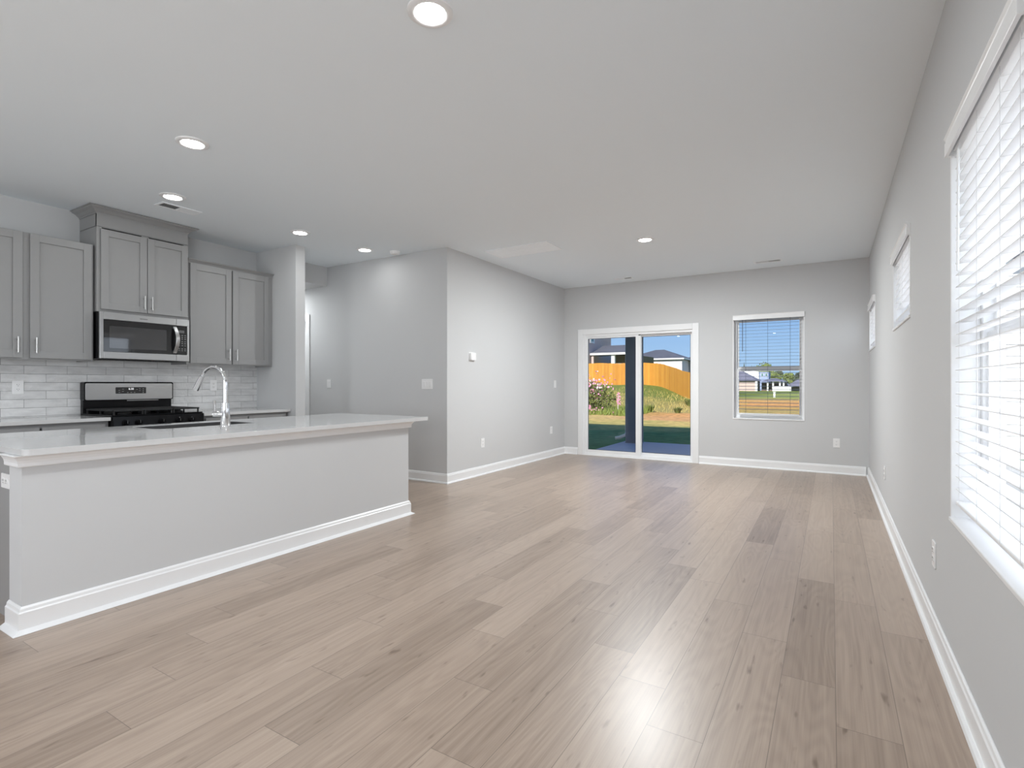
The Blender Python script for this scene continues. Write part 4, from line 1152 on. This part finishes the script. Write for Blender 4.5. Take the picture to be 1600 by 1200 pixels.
# flowering bush, stalk and weeds
M_LEAF = mat('bush_leaf', (0.19, 0.22, 0.05), 0.7, noise=0.5, nscale=6)
M_STEM = mat('bush_stem', (0.12, 0.09, 0.05), 0.8, noise=0.2)
M_PINK = mat('pink_petal', (0.72, 0.30, 0.46), 0.7, noise=0.3, nscale=5)
M_WHITEP = mat('white_petal', (0.80, 0.66, 0.70), 0.7, noise=0.1, nscale=5)
def leafy(mb, c, r, n, s0, s1, shell=0.3):
    for _ in range(n):
        while True:
            p = Vector((rng.uniform(-1, 1), rng.uniform(-1, 1), rng.uniform(-1, 1)))
            if shell < p.length < 1: break
        q = Vector((c[0] + p.x * r[0], c[1] + p.y * r[1], c[2] + p.z * r[2]))
        u = Vector((rng.gauss(0, 1), rng.gauss(0, 1), rng.gauss(0, 1))).normalized(); w = u.orthogonal().normalized(); s = rng.uniform(s0, s1)
        mb.add([q - u * s, q + w * s * 0.45, q + u * s, q - w * s * 0.45], [(0, 1, 2, 3)])
def bush():
    bx, by = -9.05, 21.75; bz = gz(bx, by)
    t = thing('flower_bush', 'bush of pink cosmos flowers on the bank, left glass door pane', 'bush', (bx, by, bz))
    s = MB()
    tips = []
    for k in range(46):
        a = rng.uniform(0, 2 * PI); rr = rng.uniform(0.1, 0.98); hh = rng.uniform(0.9, 1.72) * (1 - 0.22 * rr)
        tip = (math.cos(a) * rr * 1.15, math.sin(a) * rr * 0.8, hh); tips.append(tip)
        s.tube([(tip[0] * 0.15, tip[1] * 0.15, -0.03), (tip[0] * 0.6, tip[1] * 0.6, hh * 0.55), tip], [0.010, 0.008, 0.004], 5)
    s.build('stems', M_STEM, t)
    f = MB()
    leafy(f, (0, 0, 0.62), (1.12, 0.75, 0.62), 2600, 0.03, 0.075, 0.0)
    leafy(f, (-0.15, 0, 1.05), (0.85, 0.6, 0.42), 900, 0.025, 0.06, 0.0)
    f.build('foliage', M_LEAF, t)
    p = MB(); p2 = MB()
    def flower(mb, c, r):
        nrm = Vector((rng.gauss(0, 0.5), -1, rng.gauss(0.2, 0.5))).normalized(); u = nrm.orthogonal().normalized(); w = nrm.cross(u)
        pts = [Vector(c) + (u * math.cos(2 * PI * k / 16) + w * math.sin(2 * PI * k / 16)) * r * (1.0 if k % 2 else 0.72) for k in range(16)]
        mb.add([Vector(c) + nrm * r * 0.25] + pts, [(0, 1 + k, 1 + (k + 1) % 16) for k in range(16)])
    for k in range(230):
        tip = rng.choice(tips)
        c = (tip[0] + rng.gauss(0, 0.13), tip[1] - 0.1 + rng.gauss(0, 0.12), tip[2] + rng.gauss(-0.06, 0.16))
        flower(p if rng.random() < 0.72 else p2, c, rng.uniform(0.028, 0.050))
    for k in range(26): flower(p, (0.25 + rng.gauss(0, 0.28), -0.72, 0.22 + rng.gauss(0, 0.08)), 0.04)
    tag(p.build('pink_blossoms', M_PINK, t), 'pink blossoms', kind='stuff'); tag(p2.build('pale_blossoms', M_WHITEP, t), 'pale blossoms', kind='stuff')
bush()
def stalk():
    x, y = -7.72, 21.35; z = gz(x, y)
    t = thing('flower_stalk', 'single pale flower stalk standing to the right of the pink bush', 'flower', (x, y, z))
    MB().tube([(0, 0, -0.02), (0.01, 0, 0.4), (0.03, 0, 0.86)], [0.016, 0.014, 0.008], 6).build('stem', M_WHITEP, t)
    p = MB()
    for k in range(34):
        c = Vector((0.03 + rng.gauss(0, 0.045), rng.gauss(0, 0.04), rng.uniform(0.42, 0.92))); a = rng.uniform(0, PI)
        u = Vector((math.cos(a), 0.3, math.sin(a))).normalized(); w = Vector((-math.sin(a), 0.2, math.cos(a))).normalized()
        p.add([c - u * 0.035, c + w * 0.03, c + u * 0.035, c - w * 0.03], [(0, 1, 2, 3)])
    tag(p.build('blossoms', M_PINK, t), 'pink blossoms', kind='stuff')
stalk()
def weed(label, x, y, r, hgt):
    t = thing('weed', label, 'weed', (x, y, gz(x, y)), group='weeds on the bank')
    mb = MB()
    for k in range(130):
        a = rng.uniform(0, 2 * PI); rr = r * math.sqrt(rng.random()); b = rng.uniform(0.5, 1) * hgt
        q = Vector((math.cos(a) * rr * 0.3, math.sin(a) * rr * 0.3, -0.03)); e = Vector((math.cos(a) * rr, math.sin(a) * rr, b)); w = Vector((-math.sin(a), math.cos(a), 0)) * 0.018
        mid = (q + e) / 2 + Vector((0, 0, 0.05))
        mb.add([q - w * 0.5, q + w * 0.5, mid + w, e, mid - w], [(0, 1, 2, 3, 4)])
    mb.build('leaves', mat('weed_leaf', (0.16, 0.20, 0.05), 0.8, noise=0.3, nscale=4), t)
weed('dark weed clump on the bank just right of the porch column', -7.15, 24.0, 0.30, 0.36)
weed('dark weed clump on the bank in the middle of the right door pane', -5.95, 24.3, 0.28, 0.32)
weed('dark weed clump at the right end of the bank below the fence', -6.9, 31.0, 0.45, 0.50)
def flag():
    x, y = -13.0, 42.0
    t = thing('marker_flag', 'small yellow marker flag in the grass at the foot of the fence', 'flag', (x, y, gz(x, y)))
    MB().tube([(0, 0, -0.03), (0, 0, 0.75)], 0.012, 6).build('wire', M_DMARK, t)
    MB().box(-0.26, 0.0, -0.004, 0.004, 0.40, 0.74).build('flag_sheet', mat('yellow_plastic', (0.85, 0.62, 0.03), 0.5, noise=0.05), t)
flag()

# ------------------------------------------------------------------ fence
def plank_fence():
    t = thing('wood_fence', 'orange wooden privacy fence curving along the top of the bank', 'fence', (0, 0, 0))
    def wood():
        m = bpy.data.materials.new('cedar_pickets'); m.use_nodes = True
        n, l = m.node_tree.nodes, m.node_tree.links; b = n['Principled BSDF']; b.inputs['Roughness'].default_value = 0.8
        at = n.new('ShaderNodeAttribute'); at.attribute_name = 'tone'
        tc = n.new('ShaderNodeTexCoord'); mp = n.new('ShaderNodeMapping'); mp.inputs['Scale'].default_value = (3, 3, 0.6); l.new(tc.outputs['Object'], mp.inputs[0])
        ns = n.new('ShaderNodeTexNoise'); ns.inputs['Scale'].default_value = 3; ns.inputs['Detail'].default_value = 4; l.new(mp.outputs[0], ns.inputs['Vector'])
        ad = n.new('ShaderNodeMath'); ad.operation = 'MULTIPLY_ADD'; l.new(ns.outputs[0], ad.inputs[0]); ad.inputs[1].default_value = 0.5; l.new(at.outputs['Fac'], ad.inputs[2])
        rp = n.new('ShaderNodeValToRGB'); e = rp.color_ramp.elements; e[0].position = 0.1; e[0].color = (0.52, 0.20, 0.020, 1); e[1].position = 1.1 if False else 1.0; e[1].color = (0.74, 0.38, 0.060, 1)
        l.new(ad.outputs[0], rp.inputs[0]); l.new(rp.outputs[0], b.inputs['Base Color'])
        return m
    path = [(-34, 38.0), (-26, 40.2), (-17.8, 41.9), (-14.8, 43.0), (-12.8, 43.0), (-11.2, 41.6), (-9.6, 39.2), (-8.2, 37.0), (-6.4, 34.0)]
    P = [Vector(p) for p in path]
    pts = []
    for i in range(len(P) - 1):
        p0, p1, p2, p3 = P[max(i - 1, 0)], P[i], P[i + 1], P[min(i + 2, len(P) - 1)]
        for k in range(40):
            u = k / 40
            pts.append(0.5 * ((2 * p1) + (p2 - p0) * u + (2 * p0 - 5 * p1 + 4 * p2 - p3) * u * u + (3 * p1 - p0 - 3 * p2 + p3) * u ** 3))
    pts.append(P[-1])
    mb = MB(); tone = []; acc = 0; posts = []; nextp = 0; wd = 0.140
    rails = MB()
    i = 0; cur = pts[0]; dist = 0
    while True:
        # advance along the path by one picket
        need = wd + 0.004; nxt = cur; j = i
        while need > 0 and j < len(pts) - 1:
            sgm = (pts[j + 1] - nxt).length
            if sgm > need: nxt = nxt + (pts[j + 1] - nxt) * (need / sgm); need = 0
            else: need -= sgm; j += 1; nxt = pts[j]
        if need > 0: break
        d = (nxt - cur).normalized(); nn = Vector((d.y, -d.x)) * 0.010
        a, b = cur, cur + d * wd
        z0 = gz((a.x + b.x) / 2, (a.y + b.y) / 2) - 0.02; z1 = z0 + 1.85 + rng.uniform(-0.012, 0.012); ear = 0.03
        q = [a - nn, b - nn, b + nn, a + nn]
        mb.add([(p.x, p.y, z0) for p in q] + [(p.x, p.y, z1 - ear) for p in q] + [((p.x + (d.x * ear if k in (0, 3) else -d.x * ear)), (p.y + (d.y * ear if k in (0, 3) else -d.y * ear)), z1) for k, p in enumerate(q)],
               [(0, 3, 2, 1)] + [(k, (k + 1) % 4, 4 + (k + 1) % 4, 4 + k) for k in range(4)] + [(4 + k, 4 + (k + 1) % 4, 8 + (k + 1) % 4, 8 + k) for k in range(4)] + [(8, 9, 10, 11)])
        tv = rng.uniform(0.0, 0.5); tone += [tv] * 12
        back = Vector((-d.y, d.x))
        for zz in (0.25, 0.95, 1.6):
            a2, b2 = a + back * 0.010, b + back * 0.010
            rails.add([(a2.x, a2.y, z0 + zz), (b2.x, b2.y, z0 + zz), (b2.x + back.x * 0.04, b2.y + back.y * 0.04, z0 + zz), (a2.x + back.x * 0.04, a2.y + back.y * 0.04, z0 + zz),
                       (a2.x, a2.y, z0 + zz + 0.09), (b2.x, b2.y, z0 + zz + 0.09), (b2.x + back.x * 0.04, b2.y + back.y * 0.04, z0 + zz + 0.09), (a2.x + back.x * 0.04, a2.y + back.y * 0.04, z0 + zz + 0.09)],
                      [(0, 3, 2, 1), (4, 5, 6, 7), (0, 1, 5, 4), (1, 2, 6, 5), (2, 3, 7, 6), (3, 0, 4, 7)])
        dist += wd
        if dist >= nextp: posts.append((a + back * 0.10, z0)); nextp += 2.4
        cur = nxt; i = j
    m = wood()
    o = mb.build('pickets', m, t)
    ca = o.data.color_attributes.new('tone', 'FLOAT_COLOR', 'POINT')
    for k, v in enumerate(tone): ca.data[k].color = (v, v, v, 1)
    rails.build('rails', m, t)
    for p, z0 in posts: MB().box(p.x - 0.045, p.x + 0.045, p.y - 0.045, p.y + 0.045, z0 - 0.3, z0 + 1.75).build('post', m, t)
plank_fence()

# ------------------------------------------------------------------ neighbouring houses
M_SIDW = mat('white_siding', (0.72, 0.66, 0.68), 0.7, noise=0.02)
M_SIDG = mat('mauve_gray_siding', (0.60, 0.47, 0.43), 0.8, noise=0.08, nscale=0.6)
M_SIDP = mat('beige_siding', (0.60, 0.47, 0.42), 0.8, noise=0.04)
M_HTRIM = mat('house_trim', (0.82, 0.82, 0.80), 0.6, noise=0.02)
M_SHING2 = mat('gray_shingle', (0.085, 0.090, 0.115), 0.9, noise=0.3, nscale=1.2)
M_SHING3 = mat('weathered_shingle', (0.16, 0.16, 0.21), 0.9, noise=0.2, nscale=0.8)
M_HGLASS = mat('house_window_glass', (0.10, 0.22, 0.22), 0.1, noise=0.1)
M_BRONZE = mat('olive_porch_wall', (0.16, 0.13, 0.07), 0.8, noise=0.1)
def hip(mb, x0, x1, y0, y1, z, zr, inset_x, inset_y=None, over=0.35):
    x0 -= over; x1 += over; y0 -= over; y1 += over
    ym = (y0 + y1) / 2
    mb.add([(x0, y0, z), (x1, y0, z), (x1, y1, z), (x0, y1, z), (x0 + inset_x, ym, zr), (x1 - inset_x, ym, zr),
            (x0, y0, z - 0.16), (x1, y0, z - 0.16), (x1, y1, z - 0.16), (x0, y1, z - 0.16)],
           [(0, 1, 5, 4), (1, 2, 5), (2, 3, 4, 5), (3, 0, 4), (6, 9, 8, 7)])
    return mb
def fascia(mb, x0, x1, y0, y1, z, over=0.35, h=0.16, th=0.03):
    x0 -= over; x1 += over; y0 -= over; y1 += over
    mb.box(x0 - th, x1 + th, y0 - th, y0, z - h, z + 0.02); mb.box(x0 - th, x1 + th, y1, y1 + th, z - h, z + 0.02)
    mb.box(x0 - th, x0, y0, y1, z - h, z + 0.02); mb.box(x1, x1 + th, y0, y1, z - h, z + 0.02)
    return mb
def hwindow(t, x0, x1, y, z0, z1):
    f = MB().box(x0 - 0.11, x1 + 0.11, y - 0.05, y, z0 - 0.11, z1 + 0.11).build('window', M_HTRIM, t)
    MB().box(x0, x1, y - 0.06, y - 0.045, z0, z1).build('pane', M_HGLASS, f)
def siding_wall(mb, x0, x1, y0, y1, z0, z1, course=0.2):
    z = z0
    while z < z1 - 1e-4:
        zt = min(z + course, z1); e = 0.018
        v = [(x0 - e, y0 - e, z), (x1 + e, y0 - e, z), (x1 + e, y1 + e, z), (x0 - e, y1 + e, z), (x0, y0, zt), (x1, y0, zt), (x1, y1, zt), (x0, y1, zt)]
        mb.add(v, [(0, 3, 2, 1), (4, 5, 6, 7), (0, 1, 5, 4), (1, 2, 6, 5), (2, 3, 7, 6), (3, 0, 4, 7)]); z = zt
    return mb
def gray_house():
    t = thing('house', 'two storey mauve gray house with a dark porch roof behind the fence', 'house', (-25, 56, gz(-22, 53)))
    ox, oy, oz = t.location
    W = lambda mb: mb
    def B(mb, name, m, parent=t, **k):
        mb.v = [(x - ox, y - oy, z - oz) for x, y, z in mb.v] if parent is t else mb.v
        return mb.build(name, m, parent, **k)
    B(siding_wall(MB(), -31, -21.2, 49.5, 56.4, 1.0, 8.2), 'wall', M_SIDG)
    B(hip(MB(), -31, -21.2, 49.5, 56.4, 8.2, 10.8, 4), 'roof', M_SHING2)
    f = MB().box(-21.19, -21.14, 50.35, 51.5, 5.38, 6.6); f.v = [(x - ox, y - oy, z - oz) for x, y, z in f.v]; f = f.build('window', M_HTRIM, t)
    p = MB().box(-21.145, -21.125, 50.65, 51.2, 5.55, 6.45); p.v = [(x - ox, y - oy, z - oz) for x, y, z in p.v]; p.build('pane', M_HGLASS, f)
    r = MB()
    # porch roof: leans on the house wall, hipped at its left end, running on to the right over a one storey wing
    r.add([(-21.15, 50.4, 4.28), (-17.4, 50.4, 4.28), (-17.4, 52.9, 5.22), (-20.7, 52.9, 5.22), (-21.15, 52.9, 4.28), (-21.15, 50.4, 4.12), (-17.4, 50.4, 4.12), (-17.4, 52.9, 4.12), (-21.15, 52.9, 4.12)],
          [(0, 1, 2, 3), (0, 3, 4), (5, 8, 7, 6)])
    B(r, 'porch_roof', M_SHING2)
    B(MB().box(-21.17, -17.35, 50.34, 50.399, 4.10, 4.31), 'fascia', M_HTRIM)
    B(MB().box(-19.75, -17.4, 52.9, 60, 1.0, 4.2), 'wing_wall', M_BRONZE)
    B(MB().box(-18.95, -18.6, 50.5, 50.85, 1.0, 4.12), 'porch_post', M_HTRIM)
    B(MB().box(-21.1, -20.85, 50.5, 50.8, 1.0, 4.12), 'porch_post', M_SIDG)
    B(MB().box(-18.6, -17.5, 50.6, 50.66, 3.1, 3.22), 'railing', M_HTRIM)
gray_house()
def white_house():
    t = thing('house', 'low white house with a dark hipped roof behind the right part of the fence', 'house', (-20, 74, gz(-20, 72)))
    ox, oy, oz = t.location
    def B(mb, name, m, parent=t):
        mb.v = [(x - ox, y - oy, z - oz) for x, y, z in mb.v]; return mb.build(name, m, parent)
    B(siding_wall(MB(), -30, -16.75, 70.6, 78, 0.8, 4.38), 'wall', M_SIDW)
    B(hip(MB(), -24.6, -16.75, 70.6, 78, 4.56, 5.98, 3.6, over=0.3), 'roof', M_SHING2)
    B(hip(MB(), -30.5, -21.2, 71.2, 77.4, 4.57, 5.42, 2.5, over=0.3), 'roof', M_SHING2)
    B(fascia(MB(), -30.0, -16.75, 70.6, 78, 4.56, over=0.3), 'fascia', M_HTRIM)
    B(MB().box(-21.2, -20.75, 70.52, 70.6, 3.75, 4.05), 'wall_vent', mat('gray_vent', (0.25, 0.25, 0.25), 0.7, noise=0.05))
    B(MB().box(-16.72, -11.5, 74.5, 79, 0.3, 4.3), 'wing_wall', mat('shaded_siding', (0.35, 0.36, 0.42), 0.7, noise=0.03))  # shade on the wing is put into its siding colour
    B(hip(MB(), -17.5, -11.0, 73.9, 79.6, 4.50, 5.35, 2.2, over=0.2), 'wing_roof', M_SHING2)
white_house()
def far_house_a():
    t = thing('house', 'far beige house with a gray roof seen at the left of the blind window', 'house', (-19, 146, -0.6))
    ox, oy, oz = t.location
    def B(mb, name, m, parent=t):
        mb.v = [(x - ox, y - oy, z - oz) for x, y, z in mb.v]; return mb.build(name, m, parent)
    B(siding_wall(MB(), -28, -15.8, 141.5, 150, -0.7, 1.95, 0.25), 'wall', M_SIDP)
    B(hip(MB(), -28, -15.8, 141.5, 151, 2.0, 5.1, 5.2), 'roof', M_SHING3)
    B(MB().box(-15.95, -15.45, 141.2, 141.48, -0.7, 1.82), 'corner_post', M_HTRIM)
far_house_a()
def far_house_b():
    t = thing('house', 'far house with white porch posts and railing in the middle of the blind window', 'house', (-11.5, 147, -0.65))
    ox, oy, oz = t.location
    def B(mb, name, m, parent=t):
        mb.v = [(x - ox, y - oy, z - oz) for x, y, z in mb.v]; return mb.build(name, m, parent)
    B(MB().box(-15.0, -9.5, 146, 151, -0.7, 1.6), 'wall', mat('brown_porch_wall', (0.20, 0.15, 0.13), 0.8, noise=0.1))
    B(hip(MB(), -14.9, -9.6, 144, 151, 1.75, 2.6, 2.5), 'porch_roof', M_SHING3)
    for x in (-13.6, -12.4, -10.9, -10.1): B(MB().box(x, x + 0.35, 143.8, 144.1, -0.7, 1.7), 'porch_post', M_HTRIM)
    B(MB().box(-12.4, -8.3, 143.9, 144.3, -0.75, 0.55), 'porch_rail', M_HTRIM)
    B(MB().box(-9.4, -2.0, 149, 154, -0.7, 0.4), 'wing_wall', mat('dark_wing_wall', (0.18, 0.16, 0.17), 0.8, noise=0.1))
    B(hip(MB(), -9.4, -2.0, 148, 154, 0.6, 2.35, 2.6), 'wing_roof', M_SHING3)
far_house_b()
def far_house_c():
    t = thing('house', 'far two storey house with a white gable showing above the beige house roof', 'house', (-17, 158, -0.6))
    m = MB(); m.extrude_y([(-4.5, -0.2), (0.3, -0.2), (0.3, 5.1), (-3.2, 5.5)], -2, 4); m.build('gable_wall', M_HTRIM, t)
    MB().box(0.35, 2.6, -1, 4, -0.2, 5.0).build('upper_wall', mat('pale_blue_siding', (0.34, 0.42, 0.62), 0.7, noise=0.03), t)
    for x in (0.75, 1.75):
        f = MB().box(x, x + 0.55, -1.06, -1.0, 3.7, 4.7).build('window', M_HTRIM, t); MB().box(x + 0.08, x + 0.47, -1.08, -1.055, 3.8, 4.6).build('pane', M_HGLASS, f)
far_house_c()
def yard_post():
    x, y = -4.8, 57.9
    t = thing('yard_post', 'pale post standing in the far green yard below the white porch', 'post', (x, y, gz(x, y)))
    MB().box(-0.09, 0.09, -0.09, 0.09, -0.2, 0.46).build('shaft', M_HTRIM, t)
    MB().box(-0.12, 0.12, -0.12, 0.12, 0.46, 0.53).build('cap', M_HTRIM, t)
yard_post()
def blind_backdrop_house():  # added white house, makes the gaps between the right-hand slats bright
    t = thing('house', 'white sided house added to brighten the gaps of the right hand blinds', 'house', (5.2, 13, G0))
    siding_wall(MB(), -4.2, 5, -0.6, 8, 0, 3.6).build('wall', mat('bright_siding', (0.86, 0.86, 0.86), 0.7, noise=0.02), t)
    hip(MB(), -4.2, 5, -0.6, 8, 3.65, 5.4, 3.5).build('roof', M_SHING2, t)
blind_backdrop_house()

# ------------------------------------------------------------------ trees beyond the houses
M_CROWN = mat('tree_crown', (0.17, 0.21, 0.055), 0.85, noise=0.5, nscale=0.35)
M_CROWN2 = mat('dark_tree_crown', (0.085, 0.105, 0.06), 0.85, noise=0.5, nscale=0.35)
M_TRUNK = mat('tree_trunk', (0.10, 0.07, 0.05), 0.9, noise=0.2)
def tree(label, x, y, hgt, w, m, conifer=False, zbase=-0.8):
    t = thing('tree', label, 'tree', (x, y, zbase), group='trees beyond the far houses')
    MB().tube([(0, 0, -0.4), (0, 0, hgt * 0.55)], [0.22, 0.12], 8).build('trunk', M_TRUNK, t)
    f = MB()
    if conifer:
        for k in range(6):
            z0 = hgt * (0.15 + 0.14 * k); rr = w * (1 - k / 6.5)
            n = 14
            vs_ = [(math.cos(2 * PI * i / n) * rr * (1 if i % 2 else 0.75), math.sin(2 * PI * i / n) * rr * (1 if i % 2 else 0.75), z0) for i in range(n)] + [(0, 0, z0 + hgt * 0.24), (0, 0, z0 + 0.1)]
            f.add(vs_, [(i, (i + 1) % n, n) for i in range(n)] + [((i + 1) % n, i, n + 1) for i in range(n)])
    else:
        for k in range(9):
            a = rng.uniform(0, 2 * PI); rr = rng.uniform(0, 0.6) * w; c = Vector((math.cos(a) * rr, math.sin(a) * rr, hgt * rng.uniform(0.42, 0.80))); r_ = w * rng.uniform(0.35, 0.52)
            bm = bmesh.new(); bmesh.ops.create_icosphere(bm, subdivisions=2, radius=r_)
            o = len(f.v)
            bm.verts.ensure_lookup_table()
            vs_ = [tuple(c + v.co * rng.uniform(0.82, 1.18)) for v in bm.verts]; fs = [tuple(v.index for v in fc.verts) for fc in bm.faces]
            bm.free(); f.add(vs_, fs)
        leafy(f, (0, 0, hgt * 0.62), (w * 0.95, w * 0.95, hgt * 0.36), 260, 0.25, 0.55, 0.55)
    f.build('crown', m, t)
tree('rounded light green tree rising above the middle rail of the blind window', -22.3, 222, 10.6, 4.2, M_CROWN)
tree('small light green tree just left of the rounded one, blind window', -27.9, 230, 7.4, 1.9, M_CROWN)
tree('small light green tree just right of the rounded one, blind window', -17.6, 230, 7.8, 2.0, M_CROWN2)
tree('dark conifer at the left end of the far tree line', -32.4, 218, 9.4, 1.6, M_CROWN2, True)
tree('dark narrow conifer, second from the left in the far tree line', -28.6, 219, 9.6, 1.2, M_CROWN2, True)
tree('dark conifer between the two small green trees of the far line', -24.9, 210, 8.2, 1.0, M_CROWN2, True)
for k, (x, y, h_, w, m, lab) in enumerate([(-16.0, 196, 6.2, 2.3, M_CROWN, 'olive green tree behind the far roofs, leftmost of the hedge line'),
        (-12.0, 204, 6.0, 2.3, M_CROWN, 'olive green tree behind the far roofs, second of the hedge line'),
        (-8.4, 196, 6.1, 2.3, M_CROWN2, 'dark tree behind the far roofs, third of the hedge line'),
        (-4.6, 204, 5.9, 2.3, M_CROWN, 'olive green tree behind the far roofs, fourth of the hedge line'),
        (-1.0, 196, 5.9, 2.3, M_CROWN2, 'dark tree behind the far roofs, rightmost of the hedge line'),
        (-7.4, 168, 3.6, 2.0, M_CROWN2, 'low dark tree beside the far right roof'),
        (-2.6, 166, 3.5, 2.0, M_CROWN2, 'low dark tree at the right edge of the blind window')]):
    tree(lab, x, y, h_, w, m)
